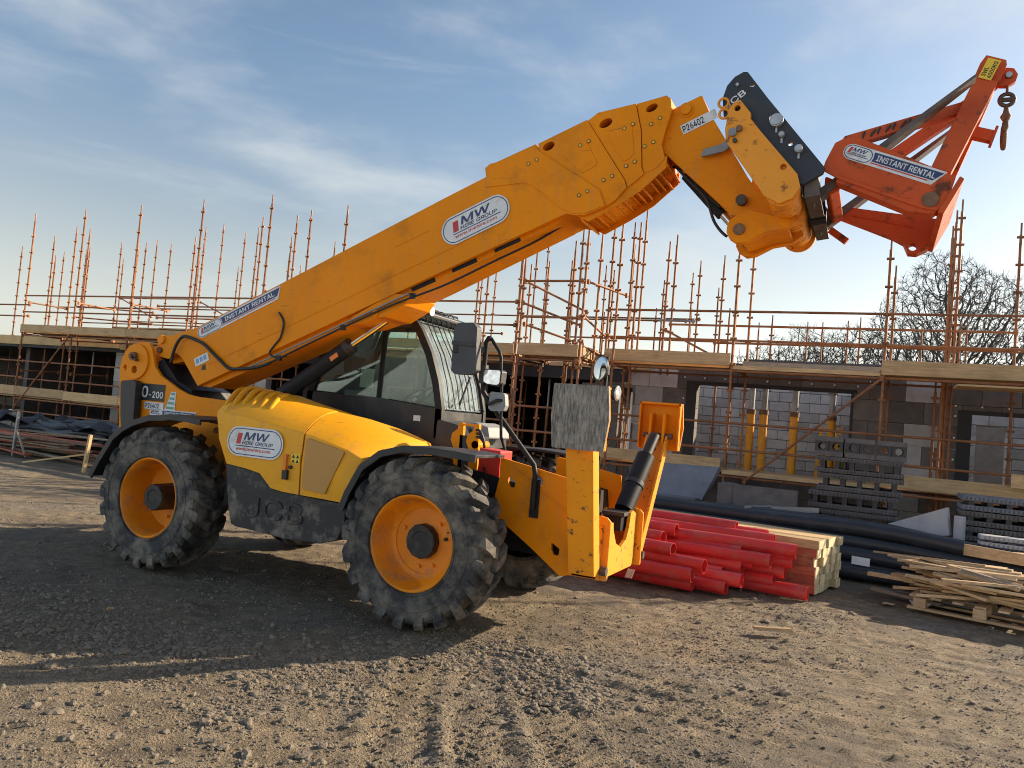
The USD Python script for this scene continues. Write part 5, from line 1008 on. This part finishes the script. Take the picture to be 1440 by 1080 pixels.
# projecting tower in the middle
S = thing('scaffold_tower', 'rust coloured scaffold tower that stands forward of the run behind the folded stabiliser', 'scaffold')
for x, y, zt in ((-.23, 7.15, 4.95), (1.04, 7.15, 5.41), (-.23, 8.3, 4.9), (.72, 7.7, 5.55), (.60, 8.3, 5.74), (.30, 8.4, 5.5), (1.10, 7.75, 5.5), (1.45, 7.9, 5.75), (1.60, 8.6, 5.9), (.05, 8.9, 5.2)): standard(S, x, y, 0, zt)
for z in (4.40, 3.70): ledger(S, (-.23, 7.12, z), (1.04, 7.12, z), 'guard_rail')
for z in (1.97, 1.5, .98): ledger(S, (-.23, 7.12, z), (1.04, 7.12, z), 'guard_rail')
ledger(S, (-.23, 7.12, 2.88), (1.04, 7.12, 2.88)); ledger(S, (1.04, 7.15, 2.88), (1.04, 8.4, 2.88)); ledger(S, (-.23, 7.15, 2.88), (-.23, 8.4, 2.88), mt='dark_steel')
for a, b in (((-.23, 7.2, 4.42), (.72, 8.3, 3.98)), ((-.23, 7.1, 3.98), (1.04, 7.2, 3.55)), ((-.23, 7.25, 3.58), (.55, 8.2, 3.36)), ((1.04, 7.15, 3.75), (1.12, 8.4, 3.5)), ((1.04, 7.2, 3.2), (1.12, 8.4, 3.1)), ((.98, 7.4, 4.45), (1.5, 8.4, 4.35))): ledger(S, a, b, 'brace')
deck(S, -.23, 1.04, 7.2, 8.35, 3.0, L=1.27); toe(S, -.22, 1.03, 7.10, 2.97, 3.20); obj('toe_board', MB().bx(1.02, 1.06, 7.15, 8.35, 2.98, 3.2), 'board_wood', S, smooth=False)
# left hand run
S = thing('scaffold', 'rust coloured scaffold run with two timber decks along the dark building on the left', 'scaffold')
bays = [-17.65, -15.32, -12.95, -10.53, -8.12, -5.7, -3.3, -.9]
for x, zt in zip(bays, (6.75, 6.80, 6.82, 6.87, 6.88, 6.5, 6.4, 5.2)): standard(S, x, YF, 0, zt, .004, .10)
for x, zt in ((-17.45, 6.68), (-16.8, 6.59), (-14.5, 6.1), (-12.1, 6.2), (-9.57, 6.70), (-8.35, 6.71), (-7.88, 6.83), (-5.2, 6.3), (-4.2, 6.0), (-2.6, 5.9), (-2.35, 5.4), (-1.5, 5.6), (-1.25, 5.3)): standard(S, x, YI, 0, zt)
for z in (4.20, 3.70): ledger(S, (-17.65, YF - .03, z), (-.9, YF - .03, z), 'guard_rail')
for z in (2.19, 1.66): ledger(S, (-17.65, YF - .03, z), (-.9, YF - .03, z), 'guard_rail')
ledger(S, (-17.65, YF - .03, .67), (-.9, YF - .03, .67))
for z in (2.98, 1.05): ledger(S, (-17.65, YF, z), (-.9, YF, z)); ledger(S, (-17.65, YI, z), (-.9, YI, z))
for z in (4.1, 3.75): ledger(S, (-17.2, YI + .05, z), (-14, YI + .4, z - .1), 'guard_rail'); ledger(S, (-13.4, YI, z + .05), (-5, YI, z + .05), 'guard_rail')
deck(S, -17.65, -.9, YF + .05, YI - .05, 3.10, n=4); deck(S, -17.65, -.9, YF + .05, YI - .05, 1.14, n=4)
for a, b in zip(bays[:-1], bays[1:]): toe(S, a, b, YF - .05, 3.09, 3.31); toe(S, a, b, YF - .05, 1.15, 1.40)
ledger(S, (-17.66, YF - .07, .62), (-15.32, YF - .07, 3.02), 'brace'); ledger(S, (-14.8, YI, 1.2), (-12.6, YI - .05, 2.9), 'brace')
for x, z in ((-9.3, 4.65), (-8.1, 4.55), (-4.4, 4.3)): ledger(S, (x, YI, z), (x + 1.6, YI + .1, z - .5), 'brace')
for x in (-17.5, -15.2, -12.9): ledger(S, (x, YF, 1.9), (x, YI, 1.95), 'transom'); ledger(S, (x, YF, 4.0), (x, YI, 4.0), 'transom')
# run that leaves the frame at the left
S = thing('scaffold', 'lower scaffold continuing left of the corner pole at the left edge of the site', 'scaffold')
for x, y, zt in ((-20.1, 8.8, 6.0), (-22.5, 8.8, 5.9), (-20.6, 11, 6.8), (-23.2, 11.5, 6.6), (-19.2, 10.2, 5.9)): standard(S, x, y, 0, zt)
for z in (3.95, 3.6, 2.2, 1.7): ledger(S, (-24, 8.7, z), (-17.7, 8.6, z), 'guard_rail')
toe(S, -24, -17.7, 8.6, 1.15, 1.42); deck(S, -24, -17.7, 8.65, 9.8, 1.12, n=4)
# scaffolds of the houses behind: only their uprights and rails clear the decks
S = thing('scaffold', 'distant scaffold uprights rising behind the left hand deck', 'scaffold')
for x, y, zt in ((-21.5, 13, 6.9), (-18.3, 14, 7.2), (-20.0, 13.2, 7.1), (-19.7, 14.5, 7.5), (-18.4, 13, 7.0), (-17.7, 15, 8.1), (-16.6, 14, 7.4), (-16.1, 13.4, 6.6), (-15.7, 14, 7.9), (-15.0, 15, 8.0), (-14.2, 13.6, 7.4), (-13.4, 15, 7.0), (-12.0, 13.5, 7.2), (-17.0, 17, 7.2), (-14.6, 17, 7.0), (-22.2, 15, 6.9), (-24.5, 14, 7.0), (-9.9, 13.2, 6.9), (-8.0, 15, 6.5), (-6.9, 14, 7.2), (-5.4, 15, 7.4), (-4.4, 14, 7.0), (-3.2, 15, 7.3), (-18.9, 18, 7.2), (-10.9, 16, 6.3), (-26, 16, 7.6)): standard(S, x, y, 0, zt)
for y, z, a, b in ((13.2, 4.6, -21.5, -12), (14, 4.2, -21, -4), (13.4, 5.0, -20, -16), (15, 4.9, -14, -3), (14, 4.7, -24.5, -18), (13.2, 4.0, -22, -9)): ledger(S, (a, y, z), (b, y, z), 'guard_rail')
for a, b, y in ((-20, -18.2, 13.4), (-13.3, -11.5, 13.6), (-16.5, -14.6, 14)): ledger(S, (a, y, 5.0), (b, y, 4.3), 'brace')
deck(S, -20, -12, 13.2, 14.2, 3.9, n=4)
S = thing('scaffold', 'distant scaffold uprights rising behind the middle tower and the right hand deck', 'scaffold')
for x, y, zt in ((-1.1, 12.0, 5.9), (-.1, 12.2, 5.7), (.45, 12, 6.3), (-.6, 13, 6.0), (.1, 13.2, 5.2), (1.0, 13, 5.6), (1.9, 13, 6.1), (.8, 14, 5.6), (1.5, 14, 6.0), (2.2, 14, 5.6), (1.3, 15, 5.2), (.3, 15, 5.2), (2.7, 13, 4.9), (2.75, 11.6, 5.9), (3.0, 16, 5.0), (4.2, 17, 5.2), (4.6, 17, 5.2), (5.3, 16, 5.1), (5.6, 16, 5.2), (7.1, 17, 5.3), (8.0, 17, 5.3), (8.15, 17, 5.4), (9.7, 16, 5.2), (3.6, 14, 4.9), (-.9, 14, 4.9), (-1.6, 13, 5.0), (-2.2, 12, 6.5), (-2.0, 12.4, 6.0)): standard(S, x, y, 0, zt)
for y, z, a, b in ((12, 4.4, -1.1, 1.9), (13, 4.05, -1.6, 2.7), (13, 4.6, -1.1, 2), (16, 4.4, 3, 9.7)): ledger(S, (a, y, z), (b, y, z), 'guard_rail')

# ================================================================ buildings under construction
W = thing('house_shell', 'block walled house shell on the right with door openings and pale and dark blocks', 'building')
yw = 9.95; rw = np.random.default_rng(5)
openings = [(2.68, 5.66, 1.05, 2.76), (7.70, 9.6, 1.05, 2.50), (1.00, 1.28, 1.05, 2.6)]
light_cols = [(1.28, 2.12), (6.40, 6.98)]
row_h = .41; z = .2
while z < 3.2:
    off = 0.3 if int(z / row_h) % 2 else 0.0; x = .4 - off
    while x < 11.5:
        w = .62; x0, x1, z0, z1 = x, x + w, z, min(z + row_h, 3.25)
        pg = sbox(x0, z0, x1, z1)
        for (a, b, c, d) in openings: pg = pg.difference(sbox(a, c, b, d))
        if pg.area > .01:
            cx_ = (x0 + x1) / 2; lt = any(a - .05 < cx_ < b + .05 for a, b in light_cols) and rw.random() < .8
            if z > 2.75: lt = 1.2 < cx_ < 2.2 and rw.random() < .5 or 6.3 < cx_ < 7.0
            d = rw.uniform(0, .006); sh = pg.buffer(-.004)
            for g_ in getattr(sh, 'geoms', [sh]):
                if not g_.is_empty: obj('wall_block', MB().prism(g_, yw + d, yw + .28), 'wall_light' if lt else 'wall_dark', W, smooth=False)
        x += w
    z += row_h
for (a, b, c, d) in openings[:2]:
    obj('membrane_strip', MB().bx(a - .22, a, yw - .012, yw - .004, c, d), 'membrane', W, smooth=False); obj('membrane_strip', MB().bx(a - .22, b + .1, yw - .014, yw - .006, d, d + .07), 'membrane', W, smooth=False)
    if b < 9: obj('membrane_strip', MB().bx(b, b + .05, yw - .012, yw - .004, c, d), 'membrane', W, smooth=False)
    m = MB()
    for k in range(9): m.cyl((a - .27 + k * .42, yw - .015, d + .14), (a - .27 + k * .42, yw, d + .14), .018, 8)
    for k in range(4): m.cyl((a - .27, yw - .015, c + .2 + k * .4), (a - .27, yw, c + .2 + k * .4), .018, 8)
    obj('fixing_washer', m, 'white_sheet', W)
obj('door_post', MB().bx(1.27, 1.31, yw - .05, yw, 1.05, 2.5), 'white_sheet', W, smooth=False)
# inner wall seen through the openings
yb = 12.6; z = .2
while z < 3.0:
    off = .22 if int(round(z / .225)) % 2 else 0; x = 1.4 - off
    while x < 12:
        pg = sbox(x, z, x + .44, z + .215)
        for q in ((5.15, .2, 5.6, 2.2), (8.05, .2, 8.6, 2.4)): pg = pg.difference(sbox(*q))
        pg = pg.buffer(-.003)
        if pg.area > .004: obj('inner_block', MB().prism(pg, yb + rw.uniform(0, .006), yb + .2), 'back_block' if rw.random() > .12 else 'wall_light', W, smooth=False)
        x += .443
    z += .222
bk = sbox(1.4, .2, 12, 3.0)
for q in ((5.15, .2, 5.6, 2.2), (8.05, .2, 8.6, 2.4)): bk = bk.difference(sbox(*q))
obj('wall_core', MB().prism(bk, yb + .21, yb + .3), 'concrete', W, smooth=False)
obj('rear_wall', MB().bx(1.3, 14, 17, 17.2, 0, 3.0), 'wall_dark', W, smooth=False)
obj('floor_slab', MB().bx(.4, 12, 9.95, 12.8, .05, .2), 'concrete', W, smooth=False)
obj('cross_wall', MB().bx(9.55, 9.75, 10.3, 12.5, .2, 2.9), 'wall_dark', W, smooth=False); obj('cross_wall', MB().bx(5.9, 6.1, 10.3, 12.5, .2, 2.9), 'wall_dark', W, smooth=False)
obj('floor_edge', MB().bx(3.6, 11.5, yw - .03, yw + .3, 3.26, 3.34), 'slab_dark', W, smooth=False)
for (x, y, lab) in ((3.72, 10.6, 'yellow steel prop in the doorway, leftmost of the pair'), (4.0, 10.45, 'yellow steel prop in the doorway, rightmost of the pair'), (4.60, 10.5, 'single yellow steel prop in the middle of the doorway'), (5.28, 11.2, 'yellow steel prop at the right side of the doorway beside the block tower')):
    p = thing('steel_prop', lab, 'prop')
    obj('outer_tube', MB().cyl((x, y, .2), (x, y, 2.30), .082, 18), 'prop_yellow', p); obj('inner_tube', MB().cyl((x, y, 2.30), (x, y, 2.80), .062, 14), 'galvanised', p)
    m = MB().bx(x - .09, x + .09, y - .09, y + .09, 2.80, 2.815); m.cyl((x, y, 2.24), (x, y, 2.34), .095, 14); obj('head_plate', m, 'rust_steel', p)
Lb = thing('house_shell', 'dark open fronted house shell behind the left hand scaffold', 'building')
obj('upper_floor', MB().bx(-56, 1.2, 9.9, 19, 2.72, 3.06), 'membrane', Lb, smooth=False)
for k in range(13): obj('edge_board', MB().bx(-29.5 + 2.4 * k, -27.12 + 2.4 * k, 9.86, 9.895, (2.80 if -25 < -28 + 2.4 * k < -13 else 3.0) + .02 * (k % 3), 3.09), 'ply' if -25 < -28 + 2.4 * k < -13 else 'board_wood', Lb, smooth=False)
obj('ground_floor', MB().bx(-56, .4, 9.9, 19, .02, .18), 'concrete', Lb, smooth=False)
obj('rear_wall', MB().bx(-56, 1.2, 18.8, 19, .18, 1.62), 'wall_dark', Lb, smooth=False); obj('rear_wall', MB().bx(-56, 1.2, 18.8, 19, 2.02, 2.72), 'wall_dark', Lb, smooth=False)
for a_, b_ in ((-56, -27), (-22.6, -22.0), (-18.4, -17.7), (-14.5, 1.2)): obj('rear_pier', MB().bx(a_, b_, 18.81, 18.99, 1.62, 2.02), 'wall_dark', Lb, smooth=False)
for x0, x1 in ((-15.4, -14.7), (-10.3, -9.2), (-7.6, -6.3), (-3.6, -2.4)):
    zz_ = .18; k = 0
    while zz_ < 2.7:
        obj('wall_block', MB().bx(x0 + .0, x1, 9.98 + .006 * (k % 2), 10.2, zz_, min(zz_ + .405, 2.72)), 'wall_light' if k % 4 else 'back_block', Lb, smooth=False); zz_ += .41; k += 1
for x in (-20.5, -12.4, -4.8, .2): obj('cross_wall', MB().bx(x, x + .2, 10.4, 18.8, .18, 2.72), 'wall_dark', Lb, smooth=False)
for k, (x, y) in enumerate(((-17.3, 10.6), (-13.6, 10.7), (-11.8, 10.5), (-1.9, 10.6), (-1.0, 10.7), (-.3, 10.8))):
    p = thing('steel_prop', 'rusty steel prop under the dark floor of the left hand shell, %s from the left' % ordn[k], 'prop')
    obj('outer_tube', MB().cyl((x, y, .18), (x, y, 2.0), .035, 10), 'scaffold_steel', p); obj('inner_tube', MB().cyl((x, y, 2.0), (x, y, 2.72), .026, 10), 'galvanised', p)
# worker in the doorway
def bones(chains, edge=.03):
    import manifold3d as m3
    parts = []
    for c in chains:
        for (p, r), (q, s) in zip(c[:-1], c[1:]):
            a = m3.Manifold.sphere(r, 16).translate(list(map(float, p))); b = m3.Manifold.sphere(s, 16).translate(list(map(float, q))); parts.append(m3.Manifold.batch_hull([a, b]))
    M = m3.Manifold.batch_boolean(parts, m3.OpType.Add).refine_to_length(edge); mm = M.to_mesh()
    t = trimesh.Trimesh(mm.vert_properties[:, :3], mm.tri_verts, process=True); trimesh.smoothing.filter_taubin(t, iterations=8); return t
px_, py_ = 5.38, 12.0; b = .2
P_ = lambda x, y, z: (px_ + x, py_ + y, b + z)
per = thing('person', 'worker in a lime vest and white helmet standing in the doorway', 'person')
chains = [[(P_(0, 0, .98), .14), (P_(0, .02, 1.2), .14), (P_(0, .02, 1.38), .13)], [(P_(-.16, .02, 1.40), .07), (P_(.16, .02, 1.40), .07)], [(P_(0, .02, 1.40), .065), (P_(0, 0, 1.55), .055)], [(P_(0, 0, 1.60), .085), (P_(0, -.02, 1.67), .095)], [(P_(0, -.09, 1.61), .03), (P_(0, -.11, 1.62), .015)]]
for s in (-1, 1):
    chains += [[(P_(s * .09, 0, .95), .10), (P_(s * .10, -.02, .50), .065), (P_(s * .10, .02, .09), .05)], [(P_(s * .10, .02, .05), .045), (P_(s * .11, -.14, .04), .04)], [(P_(s * .19, .02, 1.38), .06), (P_(s * .25, .04, 1.10), .047), (P_(s * .20, -.14, .95), .036)], [(P_(s * .20, -.15, .94), .036), (P_(s * .18, -.20, .92), .03)]]
    for f in range(4): chains.append([(P_(s * (.20 - .012 * f), -.20, .925 - .008 * f), .010), (P_(s * (.19 - .012 * f), -.245, .91 - .008 * f), .009), (P_(s * (.185 - .012 * f), -.265, .885 - .006 * f), .008)])
    chains.append([(P_(s * .155, -.17, .935), .011), (P_(s * .14, -.21, .93), .009)])
obj('body', bones(chains), 'dark_cloth', per, smooth=True)
obj('head', bones([[(P_(0, -.005, 1.61), .09), (P_(0, -.02, 1.67), .098)], [(P_(0, -.10, 1.63), .022), (P_(0, -.115, 1.615), .016)]], .02), 'skin', per, smooth=True)
obj('vest', bones([[(P_(0, .0, 1.0), .160), (P_(0, .02, 1.2), .158), (P_(0, .02, 1.37), .145)], [(P_(-.13, .02, 1.39), .085), (P_(.13, .02, 1.39), .085)]]), 'hivis', per, smooth=True)
obj('helmet', MB().lathe([(.135, 0), (.13, .015), (.118, .03), (.105, .085), (.06, .125), (0, .135)], P_(0, -.02, 1.68), (0, 0, 1), 24), 'helmet_white', per, smooth=True)
LD = thing('ladder', 'yellow ladder leaning in the doorway left of the block tower', 'ladder')
for s in (0, .34): obj('stile', MB().bar((5.0 + s, 11.0, .2), (5.05 + s, 11.9, 2.1), .03, .07, (1, 0, 0)), 'prop_yellow', LD)
for k in range(7): f = .08 + k * .13; obj('rung', MB().cyl((5.0 + .05 * f, 11.0 + .9 * f, .2 + 1.9 * f), (5.34 + .05 * f, 11.0 + .9 * f, .2 + 1.9 * f), .015, 8), 'galvanised', LD)

# ================================================================ trees beyond the site
def bare_tree(name, label, base, height, width, seed, n_att=1100, clear=.22, group=None, step=.34):
    """leafless tree grown towards points spread through its crown, limbs thick where many twigs meet"""
    from scipy.spatial import cKDTree
    rg = np.random.default_rng(seed); base = np.array(base, float); ch = height * (1 - clear)
    q = rg.normal(size=(n_att, 3)); q /= np.linalg.norm(q, axis=1, keepdims=True); q *= (rg.random(n_att) ** .42)[:, None]; q *= 1 + .16 * np.sin(q[:, :1] * 4 + seed) * np.cos(q[:, 2:] * 3 + seed)
    A = base + np.array([0, 0, height * clear + ch * .48]) + q * np.array([width / 2, width / 2, ch * .52])
    nodes = [base + np.array([0, 0, step * k]) for k in range(int(height * clear / step) + 2)]; par = [-1] + list(range(len(nodes) - 1))
    for it in range(130):
        if not len(A): break
        d, ix = cKDTree(np.array(nodes)).query(A); far = d < max(2.6, .0) if it > 12 else d < 1e9
        acc = {}
        for a_i in np.nonzero(far)[0]: acc.setdefault(ix[a_i], []).append(unit(A[a_i] - nodes[ix[a_i]]))
        n0 = len(nodes)
        for k, ds in acc.items():
            nd = unit(np.mean(ds, 0) + rg.normal(size=3) * .16); nodes.append(nodes[k] + nd * step); par.append(int(k))
        d2, _ = cKDTree(np.array(nodes[n0:])).query(A) if len(nodes) > n0 else (np.full(len(A), 9.0), None)
        A = A[d2 > step * 1.35]
        if len(nodes) == n0: break
    n = len(nodes); kids = [[] for _ in range(n)]
    for k in range(1, n): kids[par[k]].append(k)
    r = np.zeros(n); tip = .017
    for k in range(n - 1, -1, -1): r[k] = tip if not kids[k] else sum(r[c] ** 2.25 for c in kids[k]) ** (1 / 2.25)
    limbs, twigs = MB(), MB()
    for k in range(1, n):
        (limbs if r[k] > .045 else twigs).tube([nodes[par[k]], nodes[k]], [min(r[par[k]], r[k] * 1.25), r[k]], 6 if r[k] > .045 else 3, caps=False)
        if r[k] < .03:
            d0 = unit(nodes[k] - nodes[par[k]])
            for t_ in range(3 if kids[k] else 5):
                dd = unit(d0 + rg.normal(size=3) * .55 + np.array([0, 0, .1])); e = nodes[k] + dd * rg.uniform(.25, .6); twigs.tube([nodes[k], (nodes[k] + e) / 2 + rg.normal(size=3) * .03, e], [.013, .011, .007], 3, caps=False)
    t = thing(name, label, 'tree', group=group)
    obj('trunk', limbs, 'bark', t, smooth=True); obj('crown', twigs, 'twig', t, smooth=False)
    return t
bare_tree('bare_tree', 'big round bare tree standing tall beyond the right hand deck', (10.7, 50.0, 0), 14.5, 10.4, 3, n_att=5200, clear=.24, step=.30)
bl = ['small bare tree beyond the deck, %s from the left in the row' % ordn[i] for i in range(9)]
for i, (x, y, h, w_) in enumerate(((-1.2, 46, 7.6, 3.2), (.4, 44, 8.3, 3.4), (1.6, 47, 9.4, 3.6), (2.9, 45, 9.3, 3.4), (4.1, 47, 9.6, 3.6), (5.4, 45, 9.2, 3.4), (6.8, 47, 9.4, 3.6), (8.2, 45, 8.8, 3.6), (15.0, 46, 9.2, 4.2))):
    bare_tree('bare_tree', bl[i], (x, y, 0), h, w_, 20 + i, n_att=1100, clear=.40)
# dark evergreen hedge at their feet
m = MB(); rgh = np.random.default_rng(8)
for k in range(5200):
    x = rgh.uniform(8.8, 17); y = rgh.uniform(42, 44); top = 5.0 + .9 * math.sin(x * .8) + .5 * math.sin(x * 2.1); z = rgh.uniform(2, top); s = rgh.uniform(.10, .24); a = rgh.normal(size=3); b_ = rgh.normal(size=3)
    m.add([np.array([x, y, z]) + unit(a) * s, np.array([x, y, z]) + unit(b_) * s, np.array([x, y, z]) - unit(a + b_) * s], [[0, 1, 2]])
obj('hedge', m, 'evergreen', smooth=False, label='dark green hedge below the big bare tree', cat='hedge', kind='stuff')
